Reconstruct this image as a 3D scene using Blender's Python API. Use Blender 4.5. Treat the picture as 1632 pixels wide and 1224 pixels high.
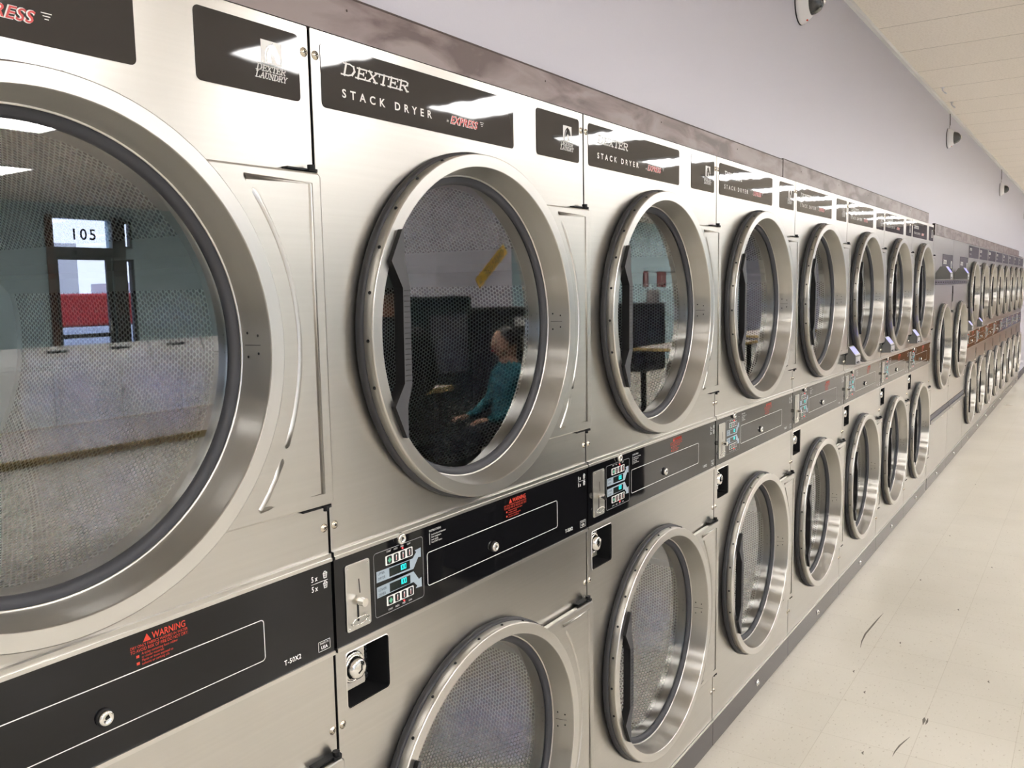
import bpy, math, random
from mathutils import Vector, Matrix
random.seed(7)
SC = bpy.context.scene
for o in list(bpy.data.objects): bpy.data.objects.remove(o)
COL = SC.collection
R = math.radians; PI = math.pi; sin = math.sin; cos = math.cos

# ------------------------------------------------------------------ camera
yaw, pit, rol, FPX = .6020, -.1099, -.0179, 1366.9
F = Vector((cos(yaw)*cos(pit), sin(yaw)*cos(pit), sin(pit)))
Rt = F.cross(Vector((0, 0, 1))).normalized(); Up = Rt.cross(F)
R2 = Rt*cos(rol)+Up*sin(rol); U2 = -Rt*sin(rol)+Up*cos(rol)
cam = bpy.data.objects.new('camera', bpy.data.cameras.new('camera')); COL.objects.link(cam)
m = Matrix((R2, U2, -F)).transposed().to_4x4(); m.translation = Vector((-.9859, -1.0570, 1.6105))
cam.matrix_world = m
cam.data.sensor_width = 36; cam.data.sensor_fit = 'HORIZONTAL'; cam.data.lens = FPX*36/1632
cam.data.clip_start = .02; cam.data.clip_end = 300
SC.camera = cam
# ------------------------------------------------------------------ world and exposure
w = bpy.data.worlds.new('overcast'); SC.world = w; w.use_nodes = True
nt = w.node_tree; bg = nt.nodes['Background']
tc = nt.nodes.new('ShaderNodeTexCoord'); sp = nt.nodes.new('ShaderNodeSeparateXYZ'); cr = nt.nodes.new('ShaderNodeValToRGB')
nt.links.new(tc.outputs['Generated'], sp.inputs[0]); nt.links.new(sp.outputs['Z'], cr.inputs[0]); nt.links.new(cr.outputs[0], bg.inputs[0])
cr.color_ramp.elements[0].color = (.62, .68, .86, 1); cr.color_ramp.elements[1].color = (.50, .60, .95, 1)
bg.inputs[1].default_value = 7.0
SC.view_settings.view_transform = 'Standard'; SC.view_settings.look = 'None'
SC.view_settings.gamma = 1; SC.view_settings.use_curve_mapping = False
SC.view_settings.exposure = 0.50
LAMP_POWER = 20.0            # emission strength of each ceiling light's diffuser

# ------------------------------------------------------------------ materials
MATS = {}
def nmat(name):
    m = bpy.data.materials.new(name); m.use_nodes = True; MATS[name] = m
    return m, m.node_tree, m.node_tree.nodes['Principled BSDF']
def N(nt, t, **k):
    n = nt.nodes.new('ShaderNode'+t)
    for a, b in k.items(): setattr(n, a, b)
    return n
def L(nt, a, b): nt.links.new(a, b)
def plain(name, col, rough=.5, metal=0, spec=.5, emit=None, es=1, noise=None, bump=None):
    m, nt, p = nmat(name)
    p.inputs['Base Color'].default_value = (*col, 1); p.inputs['Roughness'].default_value = rough
    p.inputs['Metallic'].default_value = metal; p.inputs['Specular IOR Level'].default_value = spec
    if emit:
        p.inputs['Emission Color'].default_value = (*emit, 1); p.inputs['Emission Strength'].default_value = es
    tc = N(nt, 'TexCoord')
    n = N(nt, 'TexNoise'); n.inputs['Scale'].default_value = (noise or (6,))[0]; n.inputs['Detail'].default_value = 3
    L(nt, tc.outputs['Object'], n.inputs['Vector'])
    amt = noise[1] if noise else .06
    mx = N(nt, 'Mix', data_type='RGBA', blend_type='MULTIPLY'); mx.inputs['Factor'].default_value = 1
    rp = N(nt, 'ValToRGB'); rp.color_ramp.elements[0].color = (1-amt, 1-amt, 1-amt, 1); rp.color_ramp.elements[1].color = (1, 1, 1, 1)
    L(nt, n.outputs['Fac'], rp.inputs[0]); mx.inputs['A'].default_value = (*col, 1)
    L(nt, rp.outputs[0], mx.inputs['B']); L(nt, mx.outputs['Result'], p.inputs['Base Color'])
    if bump:
        b = N(nt, 'Bump'); b.inputs['Strength'].default_value = bump[1]; b.inputs['Distance'].default_value = bump[2]
        n2 = N(nt, 'TexNoise'); n2.inputs['Scale'].default_value = bump[0]; L(nt, tc.outputs['Object'], n2.inputs['Vector'])
        L(nt, n2.outputs['Fac'], b.inputs['Height']); L(nt, b.outputs[0], p.inputs['Normal'])
    return m
def steel(name, col, rough, aniso, streak=(3, 60, 400), wav=.0, grain=.955):
    # brushed steel: the UV's first axis runs across the grain
    m, nt, p = nmat(name)
    p.inputs['Metallic'].default_value = 1; p.inputs['Roughness'].default_value = rough
    p.inputs['Anisotropic'].default_value = aniso
    tg = N(nt, 'Tangent', direction_type='UV_MAP'); tg.uv_map = 'UVMap'; L(nt, tg.outputs[0], p.inputs['Tangent'])
    uv = N(nt, 'UVMap'); uv.uv_map = 'UVMap'
    mp = N(nt, 'Mapping'); mp.inputs['Scale'].default_value = (streak[2], streak[0], 1); L(nt, uv.outputs[0], mp.inputs[0])
    n = N(nt, 'TexNoise'); n.inputs['Scale'].default_value = 1; n.inputs['Detail'].default_value = 4; L(nt, mp.outputs[0], n.inputs['Vector'])
    rp = N(nt, 'ValToRGB'); a = grain
    rp.color_ramp.elements[0].color = (col[0]*a, col[1]*a, col[2]*a, 1); rp.color_ramp.elements[1].color = (min(1, col[0]*1.02), min(1, col[1]*1.02), min(1, col[2]*1.02), 1)
    rp.color_ramp.elements[0].position = .3; rp.color_ramp.elements[1].position = .7
    L(nt, n.outputs['Fac'], rp.inputs[0]); L(nt, rp.outputs[0], p.inputs['Base Color'])
    if wav:
        tc = N(nt, 'TexCoord'); n2 = N(nt, 'TexNoise'); n2.inputs['Scale'].default_value = 2.2; n2.inputs['Detail'].default_value = 1
        L(nt, tc.outputs['Object'], n2.inputs['Vector'])
        b = N(nt, 'Bump'); b.inputs['Strength'].default_value = 1; b.inputs['Distance'].default_value = wav
        L(nt, n2.outputs['Fac'], b.inputs['Height']); L(nt, b.outputs[0], p.inputs['Normal'])
    return m
STEEL = steel('brushed_steel_sheet', (.53, .515, .485), .28, .5, streak=(1.5, 60, 120), wav=.0018, grain=.97)
RING = steel('brushed_steel_ring', (.56, .545, .51), .29, 1.0, streak=(.6, 60, 60), grain=.99)
TRIMS = steel('polished_steel_trim', (.62, .605, .575), .30, .3, streak=(.6, 60, 60), grain=.99)
KICK = steel('dark_brushed_steel', (.135, .128, .14), .24, .6)
ALU = plain('zinc_grey_metal', (.62, .61, .58), .3, 1)
CHROME = plain('chrome', (.80, .79, .76), .10, 1)
BRASSY = plain('nickel_screw_head', (.66, .60, .50), .25, 1)
BLACKP = plain('black_plastic', (.012, .012, .013), .55, 0, .25)
RUBBER = plain('charcoal_rubber', (.030, .030, .034), .55, noise=(30, .2))
SEAL = plain('dark_grey_rubber_seal', (.040, .041, .048), .6)
GRIP = plain('grey_ribbed_plastic', (.048, .048, .053), .5)
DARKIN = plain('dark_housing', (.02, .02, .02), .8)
GAP = plain('seam_shadow_gap', (.012, .011, .010), .8)
PLAQUE = plain('dark_grey_plaque_film', (.030, .027, .026), .03, 0, .5, bump=(6, 1, .0006))
PANELB = plain('black_control_film', (.006, .006, .007), .04, 0, .34, bump=(8, 1, .0003))
WHITE = plain('white_print', (.80, .80, .78), .5)
GREYP = plain('grey_print', (.30, .30, .30), .5)
REDP = plain('red_print', (.62, .045, .02), .5)
REDX = plain('red_express_print', (.60, .07, .07), .5)
PALEB = plain('pale_blue_grey_print', (.33, .40, .46), .45)
GREENB = plain('green_button_print', (.10, .42, .26), .4)
REDLED = plain('lit_red_indicator', (.3, .0, .0), .4, emit=(1, .03, .03), es=3)
LCD = plain('dark_display_window', (.008, .014, .013), .12)
CYAN = plain('lit_cyan_digits', (.0, .3, .3), .4, emit=(.02, .85, .80), es=1.1)
BLUESC = plain('lit_blue_screen', (.05, .05, .3), .4, emit=(.22, .22, .95), es=1.4)
CASEG = plain('grey_card_reader_case', (.16, .16, .155), .4)
CASEW = plain('light_grey_trim_case', (.5, .5, .52), .35)
CAMW = plain('white_camera_plastic', (.78, .77, .78), .35)
SMOKE = plain('smoked_dome', (.03, .03, .03), .04, 0, .8)
WALLM = plain('lavender_grey_paint', (.515, .50, .565), .42, bump=(180, .25, .0006), noise=(1.2, .04))
BLUEW = plain('light_blue_paint', (.42, .56, .60), .6)
FARW = plain('muted_lavender_paint', (.30, .28, .34), .6)
CREAMW = plain('cream_paint', (.72, .70, .66), .6)
BASEB = plain('dark_vinyl_baseboard', (.05, .045, .06), .4)
CABLE = plain('grey_cable', (.12, .11, .10), .5)
LAMPF = plain('white_lamp_frame', (.8, .8, .78), .4)
LAMPD = plain('lit_lamp_diffuser', (.9, .9, .88), .5, emit=(1.0, .975, .96), es=LAMP_POWER)
WASHW = plain('white_enamel', (.75, .76, .76), .3)
TABLET = plain('pinkish_tan_laminate', (.42, .36, .33), .4)
TABLEE = plain('ochre_table_edge', (.45, .32, .12), .5)
TEAL = plain('teal_cloth', (.01, .11, .14), .85)
BLKCL = plain('black_cloth', (.018, .018, .02), .9)
SKIN = plain('skin', (.45, .26, .18), .55)
HAIR = plain('dark_hair', (.012, .009, .007), .5)
YEL = plain('yellow_sign_card', (.75, .45, .03), .5)
MAROON = plain('maroon_sign', (.16, .03, .03), .4)
BOARDG = plain('grey_notice_board', (.16, .15, .15), .6)
ORANGEW = plain('orange_brown_wood', (.28, .13, .05), .4, noise=(9, .4))
TRUCKR = plain('red_truck_paint', (.45, .02, .01), .4)
TRUCKW = plain('white_truck_paint', (.7, .72, .76), .4)
BARK = plain('bark', (.06, .05, .05), .9)
ASPH = plain('asphalt', (.16, .16, .18), .9)
FRAMEB = plain('dark_bronze_frame', (.05, .045, .04), .4)
FRAMEW = plain('brown_wood_frame', (.12, .05, .025), .5)
TYRE = plain('tyre', (.015, .015, .015), .8)

def mk_glass(name, tint, ior):
    m = bpy.data.materials.new(name); m.use_nodes = True; nt = m.node_tree
    for n in list(nt.nodes): nt.nodes.remove(n)
    o = N(nt, 'OutputMaterial'); t = N(nt, 'BsdfTransparent'); g = N(nt, 'BsdfGlossy'); f = N(nt, 'Fresnel'); x = N(nt, 'MixShader')
    t.inputs[0].default_value = (*tint, 1); g.inputs['Roughness'].default_value = .0; g.inputs[0].default_value = (1, 1, 1, 1)
    f.inputs[0].default_value = ior
    ge = N(nt, 'NewGeometry')                       # the same film reflects from either side
    fl = N(nt, 'VectorMath', operation='FACEFORWARD') if False else None
    L(nt, f.outputs[0], x.inputs[0]); L(nt, t.outputs[0], x.inputs[1]); L(nt, g.outputs[0], x.inputs[2]); L(nt, x.outputs[0], o.inputs[0])
    return m
GLASS = mk_glass('door_glass', (.80, .85, .83), 2.35)
PANE = mk_glass('window_glass', (.95, .97, 1), 1.5)

def perforated():
    m, nt, p = nmat('perforated_drum_steel')
    p.inputs['Metallic'].default_value = .4; p.inputs['Roughness'].default_value = .5
    p.inputs['Base Color'].default_value = (.92, .94, .91, 1)
    uv = N(nt, 'UVMap'); uv.uv_map = 'UVMap'
    cell = (.0180, .0104, 1); rad = .0037
    masks = []
    for off in (0, .5):
        d = N(nt, 'VectorMath', operation='DIVIDE'); d.inputs[1].default_value = cell; L(nt, uv.outputs[0], d.inputs[0])
        a = N(nt, 'VectorMath', operation='ADD'); a.inputs[1].default_value = (off, off, 0); L(nt, d.outputs[0], a.inputs[0])
        fr = N(nt, 'VectorMath', operation='FRACTION'); L(nt, a.outputs[0], fr.inputs[0])
        s = N(nt, 'VectorMath', operation='SUBTRACT'); s.inputs[1].default_value = (.5, .5, 0); L(nt, fr.outputs[0], s.inputs[0])
        mu = N(nt, 'VectorMath', operation='MULTIPLY'); mu.inputs[1].default_value = (cell[0], cell[1], 0); L(nt, s.outputs[0], mu.inputs[0])
        ln = N(nt, 'VectorMath', operation='LENGTH'); L(nt, mu.outputs[0], ln.inputs[0])
        lt = N(nt, 'Math', operation='LESS_THAN'); lt.inputs[1].default_value = rad; L(nt, ln.outputs['Value'], lt.inputs[0]); masks.append(lt)
    mx = N(nt, 'Math', operation='MAXIMUM'); L(nt, masks[0].outputs[0], mx.inputs[0]); L(nt, masks[1].outputs[0], mx.inputs[1])
    inv = N(nt, 'Math', operation='SUBTRACT'); inv.inputs[0].default_value = 1; L(nt, mx.outputs[0], inv.inputs[1])
    L(nt, inv.outputs[0], p.inputs['Alpha'])
    return m
PERF = perforated()
DRUMS = plain('plain_drum_steel', (.88, .90, .87), .5, .4)

def mk_floor():
    m, nt, p = nmat('cream_vinyl_tile')
    tc = N(nt, 'TexCoord')
    n1 = N(nt, 'TexNoise'); n1.inputs['Scale'].default_value = 1.3; n1.inputs['Detail'].default_value = 4; L(nt, tc.outputs['Object'], n1.inputs['Vector'])
    r1 = N(nt, 'ValToRGB'); r1.color_ramp.elements[0].position = .3; r1.color_ramp.elements[1].position = .7
    r1.color_ramp.elements[0].color = (.58, .545, .47, 1); r1.color_ramp.elements[1].color = (.66, .625, .55, 1); L(nt, n1.outputs['Fac'], r1.inputs[0])
    # chips in the vinyl
    mp = N(nt, 'Mapping'); mp.inputs['Scale'].default_value = (1, 1.8, 1); mp.inputs['Rotation'].default_value = (0, 0, .5); L(nt, tc.outputs['Object'], mp.inputs[0])
    v = N(nt, 'TexNoise'); v.inputs['Scale'].default_value = 55; v.inputs['Detail'].default_value = 2; L(nt, mp.outputs[0], v.inputs['Vector'])
    r2 = N(nt, 'ValToRGB'); r2.color_ramp.elements[0].position = .25; r2.color_ramp.elements[1].position = .36
    r2.color_ramp.elements[0].color = (.66, .62, .56, 1); r2.color_ramp.elements[1].color = (1, 1, 1, 1); L(nt, v.outputs['Fac'], r2.inputs[0])
    v3 = N(nt, 'TexNoise'); v3.inputs['Scale'].default_value = 80; v3.inputs['Detail'].default_value = 1; L(nt, mp.outputs[0], v3.inputs['Vector'])
    r3 = N(nt, 'ValToRGB'); r3.color_ramp.elements[0].position = .70; r3.color_ramp.elements[1].position = .76
    r3.color_ramp.elements[0].color = (1, 1, 1, 1); r3.color_ramp.elements[1].color = (1.12, 1.12, 1.12, 1); L(nt, v3.outputs['Fac'], r3.inputs[0])
    br = N(nt, 'TexBrick', offset=0); br.inputs['Scale'].default_value = 1; br.inputs['Brick Width'].default_value = .294; br.inputs['Row Height'].default_value = .294
    br.inputs['Mortar Size'].default_value = .0011; br.inputs['Color1'].default_value = (1, 1, 1, 1); br.inputs['Color2'].default_value = (.965, .965, .965, 1); br.inputs['Mortar'].default_value = (.80, .78, .75, 1)
    L(nt, tc.outputs['Object'], br.inputs['Vector'])
    prev = r1.outputs[0]
    for c in (r2.outputs[0], r3.outputs[0], br.outputs['Color']):
        x = N(nt, 'Mix', data_type='RGBA', blend_type='MULTIPLY'); x.inputs['Factor'].default_value = 1
        L(nt, prev, x.inputs['A']); L(nt, c, x.inputs['B']); prev = x.outputs['Result']
    L(nt, prev, p.inputs['Base Color'])
    n2 = N(nt, 'TexNoise'); n2.inputs['Scale'].default_value = 2.5; L(nt, tc.outputs['Object'], n2.inputs['Vector'])
    mr = N(nt, 'MapRange'); mr.inputs['To Min'].default_value = .22; mr.inputs['To Max'].default_value = .42; L(nt, n2.outputs['Fac'], mr.inputs['Value']); L(nt, mr.outputs[0], p.inputs['Roughness'])
    n3 = N(nt, 'TexNoise'); n3.inputs['Scale'].default_value = 5; L(nt, tc.outputs['Object'], n3.inputs['Vector'])
    b = N(nt, 'Bump'); b.inputs['Distance'].default_value = .002; b.inputs['Strength'].default_value = .7; L(nt, n3.outputs['Fac'], b.inputs['Height']); L(nt, b.outputs[0], p.inputs['Normal'])
    return m
FLOORM = mk_floor()
SCUFF = plain('dark_scuff', (.13, .11, .09), .6)
def mk_ceil():
    m, nt, p = nmat('ceiling_tile')
    tc = N(nt, 'TexCoord'); mp = N(nt, 'Mapping'); mp.inputs['Location'].default_value = (-4.091+.588*10, -.02, 0); L(nt, tc.outputs['Object'], mp.inputs[0])
    br = N(nt, 'TexBrick', offset=0); br.inputs['Scale'].default_value = 1; br.inputs['Brick Width'].default_value = .588; br.inputs['Row Height'].default_value = 1.18
    br.inputs['Mortar Size'].default_value = .0035; br.inputs['Mortar Smooth'].default_value = .4
    br.inputs['Color1'].default_value = (.91, .845, .76, 1); br.inputs['Color2'].default_value = (.93, .865, .78, 1); br.inputs['Mortar'].default_value = (.42, .37, .31, 1)
    L(nt, mp.outputs[0], br.inputs['Vector'])
    n = N(nt, 'TexNoise'); n.inputs['Scale'].default_value = 90; n.inputs['Detail'].default_value = 3; L(nt, tc.outputs['Object'], n.inputs['Vector'])
    rp = N(nt, 'ValToRGB'); rp.color_ramp.elements[0].position = .3; rp.color_ramp.elements[0].color = (.90, .89, .88, 1); rp.color_ramp.elements[1].position = .55
    L(nt, n.outputs['Fac'], rp.inputs[0])
    x = N(nt, 'Mix', data_type='RGBA', blend_type='MULTIPLY'); x.inputs['Factor'].default_value = 1
    L(nt, br.outputs['Color'], x.inputs['A']); L(nt, rp.outputs[0], x.inputs['B']); L(nt, x.outputs['Result'], p.inputs['Base Color'])
    p.inputs['Roughness'].default_value = .85
    b = N(nt, 'Bump'); b.inputs['Distance'].default_value = .002; b.inputs['Strength'].default_value = .6; L(nt, n.outputs['Fac'], b.inputs['Height']); L(nt, b.outputs[0], p.inputs['Normal'])
    return m
CEILM = mk_ceil()
def mk_burl():
    m, nt, p = nmat('mottled_brown_laminate')
    tc = N(nt, 'TexCoord'); mp = N(nt, 'Mapping'); mp.inputs['Scale'].default_value = (.55, 1, 1.7); L(nt, tc.outputs['Object'], mp.inputs[0])
    n = N(nt, 'TexNoise'); n.inputs['Scale'].default_value = 9; n.inputs['Detail'].default_value = 6; n.inputs['Distortion'].default_value = .6; L(nt, mp.outputs[0], n.inputs['Vector'])
    rp = N(nt, 'ValToRGB'); e = rp.color_ramp.elements
    e[0].position = .38; e[0].color = (.085, .050, .045, 1); e[1].position = .60; e[1].color = (.235, .185, .180, 1)
    k = e.new(.48); k.color = (.165, .115, .110, 1)
    L(nt, n.outputs['Fac'], rp.inputs[0]); L(nt, rp.outputs[0], p.inputs['Base Color']); p.inputs['Roughness'].default_value = .38
    return m
BURL = mk_burl()
BURLD = plain('dark_brown_edge_band', (.05, .028, .022), .5)

# ------------------------------------------------------------------ geometry helpers
class G:
    """collects faces; build() links them as one mesh object"""
    def __init__(s): s.v = []; s.f = []; s.m = []; s.u = []; s.s = []; s.mats = []
    def mi(s, mat):
        if mat not in s.mats: s.mats.append(mat)
        return s.mats.index(mat)
    def face(s, pts, mat, uv=None, smooth=False):
        k = len(s.v); s.v += [tuple(p) for p in pts]; s.f.append(tuple(range(k, k+len(pts)))); s.m.append(s.mi(mat)); s.u.append(uv); s.s.append(smooth)
    def idx(s, verts, faces, mat, uvs=None, smooth=False):
        k = len(s.v); s.v += [tuple(p) for p in verts]; i = s.mi(mat)
        for q, f in enumerate(faces):
            s.f.append(tuple(a+k for a in f)); s.m.append(i); s.u.append(uvs[q] if uvs else None); s.s.append(smooth)
    def box(s, x0, x1, y0, y1, z0, z1, mat, bev=0):
        if x0 > x1: x0, x1 = x1, x0
        if y0 > y1: y0, y1 = y1, y0
        if z0 > z1: z0, z1 = z1, z0
        if bev:
            # chamfered box: bevel along all edges
            b = bev; P = []
            import itertools
            xs, ys, zs = (x0, x1), (y0, y1), (z0, z1)
            def c(ix, iy, iz, ax):
                p = [xs[ix], ys[iy], zs[iz]]; d = [(b if i == 0 else -b) for i in (ix, iy, iz)]
                return tuple(p[k]+(0 if k == ax else d[k]) for k in range(3))
            for ax in range(3):
                o = [k for k in range(3) if k != ax]
                for side in (0, 1):
                    q = []
                    for a, bb in ((0, 0), (1, 0), (1, 1), (0, 1)):
                        i = [0, 0, 0]; i[ax] = side; i[o[0]] = a; i[o[1]] = bb; q.append(c(*i, ax))
                    if (side == 0) ^ (ax == 1): q.reverse()
                    s.face(q, mat)
            for ax in range(3):       # edges along ax
                o = [k for k in range(3) if k != ax]
                for a in (0, 1):
                    for bb in (0, 1):
                        q = []
                        for e, fax in ((0, o[0]), (1, o[0]), (1, o[1]), (0, o[1])):
                            i = [0, 0, 0]; i[ax] = e; i[o[0]] = a; i[o[1]] = bb; q.append(c(*i, fax))
                        s.face(q, mat, smooth=False)
            for i in itertools.product((0, 1), repeat=3):
                s.face([c(*i, 0), c(*i, 1), c(*i, 2)], mat)
            return s
        v = [(x0, y0, z0), (x1, y0, z0), (x1, y1, z0), (x0, y1, z0), (x0, y0, z1), (x1, y0, z1), (x1, y1, z1), (x0, y1, z1)]
        s.idx(v, [(0, 3, 2, 1), (4, 5, 6, 7), (0, 1, 5, 4), (1, 2, 6, 5), (2, 3, 7, 6), (3, 0, 4, 7)], mat); return s
    def lathe(s, prof, mat, seg=96, c=(0, 0), a0=0, a1=2*PI, smooth=True, uvr=None, close=True):
        """prof = [(radius, y)], turned about the y axis through (c[0], c[1]) in x-z"""
        n = len(prof); full = abs(a1-a0-2*PI) < 1e-6; V = []; cnt = seg if full else seg+1
        L_ = [0]
        for i in range(1, n): L_.append(L_[-1]+math.dist(prof[i], prof[i-1]))
        for j in range(cnt):
            a = a0+(a1-a0)*j/seg
            for r, y in prof: V.append((c[0]+r*cos(a), y, c[1]+r*sin(a)))
        Fc = []; U = []
        rr = uvr or max(p[0] for p in prof)
        for j in range(seg):
            k = (j+1) % cnt
            for i in range(n-1):
                Fc.append((j*n+i, j*n+i+1, k*n+i+1, k*n+i))
                v0 = (a1-a0)*j/seg*rr; v1 = (a1-a0)*(j+1)/seg*rr
                U.append(((L_[i], v0), (L_[i+1], v0), (L_[i+1], v1), (L_[i], v1)))
        s.idx(V, Fc, mat, U, smooth); return s
    def disc(s, r, y, mat, c=(0, 0), seg=32, r0=0, flip=False):
        for j in range(seg):
            a, b = 2*PI*j/seg, 2*PI*(j+1)/seg
            p = [(c[0]+r*cos(a), y, c[1]+r*sin(a)), (c[0]+r*cos(b), y, c[1]+r*sin(b))]
            q = [(c[0]+r0*cos(b), y, c[1]+r0*sin(b)), (c[0]+r0*cos(a), y, c[1]+r0*sin(a))]
            pts = p+(q if r0 else [(c[0], y, c[1])])
            if flip: pts.reverse()
            s.face(pts, mat)
        return s
    def tube(s, pts, r, mat, seg=8, cap=True):
        P = [Vector(p) for p in pts]; rs = r if isinstance(r, (list, tuple)) else [r]*len(P); V = []
        for i, p in enumerate(P):
            t = (P[min(i+1, len(P)-1)]-P[max(i-1, 0)]).normalized()
            a = t.cross(Vector((0, 0, 1)) if abs(t.z) < .9 else Vector((1, 0, 0))).normalized(); b = t.cross(a)
            for j in range(seg):
                g = 2*PI*j/seg; V.append(p+(a*cos(g)+b*sin(g))*rs[i])
        Fc = [(i*seg+j, i*seg+(j+1) % seg, (i+1)*seg+(j+1) % seg, (i+1)*seg+j) for i in range(len(P)-1) for j in range(seg)]
        s.idx(V, Fc, mat, None, True)
        if cap: s.idx(V[:seg], [tuple(range(seg))], mat); s.idx(V[-seg:], [tuple(reversed(range(seg)))], mat)
        return s
    def prism(s, poly, x0, x1, mat, mat2=None):
        """poly = [(y, z)], extruded along x"""
        n = len(poly); V = [(x0, y, z) for y, z in poly]+[(x1, y, z) for y, z in poly]
        s.idx(V, [tuple(range(n)), tuple(reversed(range(n, 2*n)))], mat)
        s.idx(V, [(i, i+n, (i+1) % n+n, (i+1) % n) for i in range(n)], mat2 or mat); return s
    def slab(s, poly, y0, y1, mat):
        """poly = [(x, z)], extruded along y"""
        n = len(poly); V = [(x, y0, z) for x, z in poly]+[(x, y1, z) for x, z in poly]
        s.idx(V, [tuple(range(n)), tuple(reversed(range(n, 2*n)))], mat); s.idx(V, [(i, i+n, (i+1) % n+n, (i+1) % n) for i in range(n)], mat); return s
    def ball(s, c, r, mat, seg=16, rings=10, sc=(1, 1, 1), y_half=None):
        V = []; Fc = []
        for i in range(rings+1):
            t = PI*i/rings
            for j in range(seg):
                a = 2*PI*j/seg; V.append((c[0]+r*sc[0]*sin(t)*cos(a), c[1]+r*sc[1]*sin(t)*sin(a), c[2]+r*sc[2]*cos(t)))
        for i in range(rings):
            for j in range(seg): Fc.append((i*seg+j, (i+1)*seg+j, (i+1)*seg+(j+1) % seg, i*seg+(j+1) % seg))
        s.idx(V, Fc, mat, None, True); return s
    def stroke(s, pts, wd, y, mat, closed=False):
        """flat polyline of width wd in x-z at depth y, facing -y"""
        n = len(pts); e = n if closed else n-1
        for i in range(e):
            (x0, z0), (x1, z1) = pts[i], pts[(i+1) % n]
            dx, dz = x1-x0, z1-z0; l = math.hypot(dx, dz) or 1; nx, nz = -dz/l*wd/2, dx/l*wd/2; ex, ez = dx/l*wd/2, dz/l*wd/2
            s.face([(x0-ex-nx, y, z0-ez-nz), (x1+ex-nx, y, z1+ez-nz), (x1+ex+nx, y, z1+ez+nz), (x0-ex+nx, y, z0-ez+nz)], mat)
        return s
    def mesh(s, name):
        me = bpy.data.meshes.new(name); me.from_pydata(s.v, [], s.f)
        for m in s.mats: me.materials.append(m)
        uvl = me.uv_layers.new(name='UVMap')
        for p in me.polygons:
            p.material_index = s.m[p.index]; p.use_smooth = s.s[p.index]
            u = s.u[p.index]
            for q, li in enumerate(p.loop_indices):
                if u: uvl.data[li].uv = u[q]
                else:
                    co = me.vertices[me.loops[li].vertex_index].co
                    nrm = p.normal
                    uvl.data[li].uv = (co.z, co.x) if abs(nrm.y) > .5 else ((co.z, co.y) if abs(nrm.x) > .5 else (co.y, co.x))
        me.update(); return me
    def build(s, name, parent=None, loc=None):
        o = bpy.data.objects.new(name, s.mesh(name)); COL.objects.link(o)
        if parent: o.parent = parent
        if loc: o.location = loc
        return o
def rrect(x0, z0, x1, z1, r, n=5):
    P = []
    for cx, cz, a in ((x1-r, z1-r, 0), (x0+r, z1-r, 90), (x0+r, z0+r, 180), (x1-r, z0+r, 270)):
        for i in range(n+1): t = R(a+90*i/n); P.append((cx+r*cos(t), cz+r*sin(t)))
    return P
def circ(cx, cz, r, n=96): return [(cx+r*cos(2*PI*i/n), cz+r*sin(2*PI*i/n)) for i in range(n)]
def plate(g, outer, holes, y0, y1, mat, bev=0):
    """flat sheet with holes between y0 (front) and y1 (back); outlines in (x, z)"""
    cu = bpy.data.curves.new('t', 'CURVE'); cu.dimensions = '2D'; cu.fill_mode = 'BOTH'
    cu.extrude = max(1e-5, (y1-y0)/2-bev); cu.bevel_depth = bev; cu.bevel_resolution = 1; cu.offset = -bev
    for k, P in enumerate([outer]+holes):
        sp = cu.splines.new('POLY'); sp.points.add(len(P)-1); sp.use_cyclic_u = True
        for i, (x, z) in enumerate(P): sp.points[i].co = (x, z, 0, 1)
    o = bpy.data.objects.new('t', cu); COL.objects.link(o)
    me = bpy.data.meshes.new_from_object(o.evaluated_get(bpy.context.evaluated_depsgraph_get()))
    ym = (y0+y1)/2
    g.idx([(v.co.x, ym-v.co.z, v.co.y) for v in me.vertices], [tuple(p.vertices) for p in me.polygons], mat)
    bpy.data.objects.remove(o); bpy.data.curves.remove(cu); bpy.data.meshes.remove(me)
    return g
def text(g, body, x, z, size, y, mat, align='LEFT', shear=0, sx=1, off=0, space=1, mirror=False, axis='y', rot=0, fit=None):
    cu = bpy.data.curves.new('t', 'FONT'); cu.body = body; cu.size = size/.70; cu.align_x = align; cu.shear = shear; cu.offset = off; cu.space_character = space; cu.resolution_u = 3
    o = bpy.data.objects.new('t', cu); COL.objects.link(o)
    me = bpy.data.meshes.new_from_object(o.evaluated_get(bpy.context.evaluated_depsgraph_get()))
    if fit:
        q = [v.co.x for v in me.vertices]; sx = fit/(max(q)-min(q))
    c, s = cos(rot), sin(rot); V = []
    for v in me.vertices:
        a, b = v.co.x*sx, v.co.y; a, b = a*c-b*s, a*s+b*c
        if mirror: a = -a
        V.append((x+a, y, z+b))
    g.idx(V, [tuple(p.vertices) for p in me.polygons], mat)
    bpy.data.objects.remove(o); bpy.data.curves.remove(cu); bpy.data.meshes.remove(me); return g
def thing(name, label, cat, loc=(0, 0, 0), rz=0, group=None):
    o = bpy.data.objects.new(name, None); COL.objects.link(o); o.location = loc; o.rotation_euler = (0, 0, rz); o.empty_display_size = .1
    o['label'] = label; o['category'] = cat
    if group: o['group'] = group
    return o
def tag(o, label, cat, group=None):
    o['label'] = label; o['category'] = cat
    if group: o['group'] = group
    return o
def struct(g, name):
    o = g.build(name); o['kind'] = 'structure'; return o
def copy_tree(o, parent=None):
    c = o.copy(); COL.objects.link(c)
    if parent: c.parent = parent
    for ch in [q for q in bpy.data.objects if q.parent == o]: copy_tree(ch, c)
    return c

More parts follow.
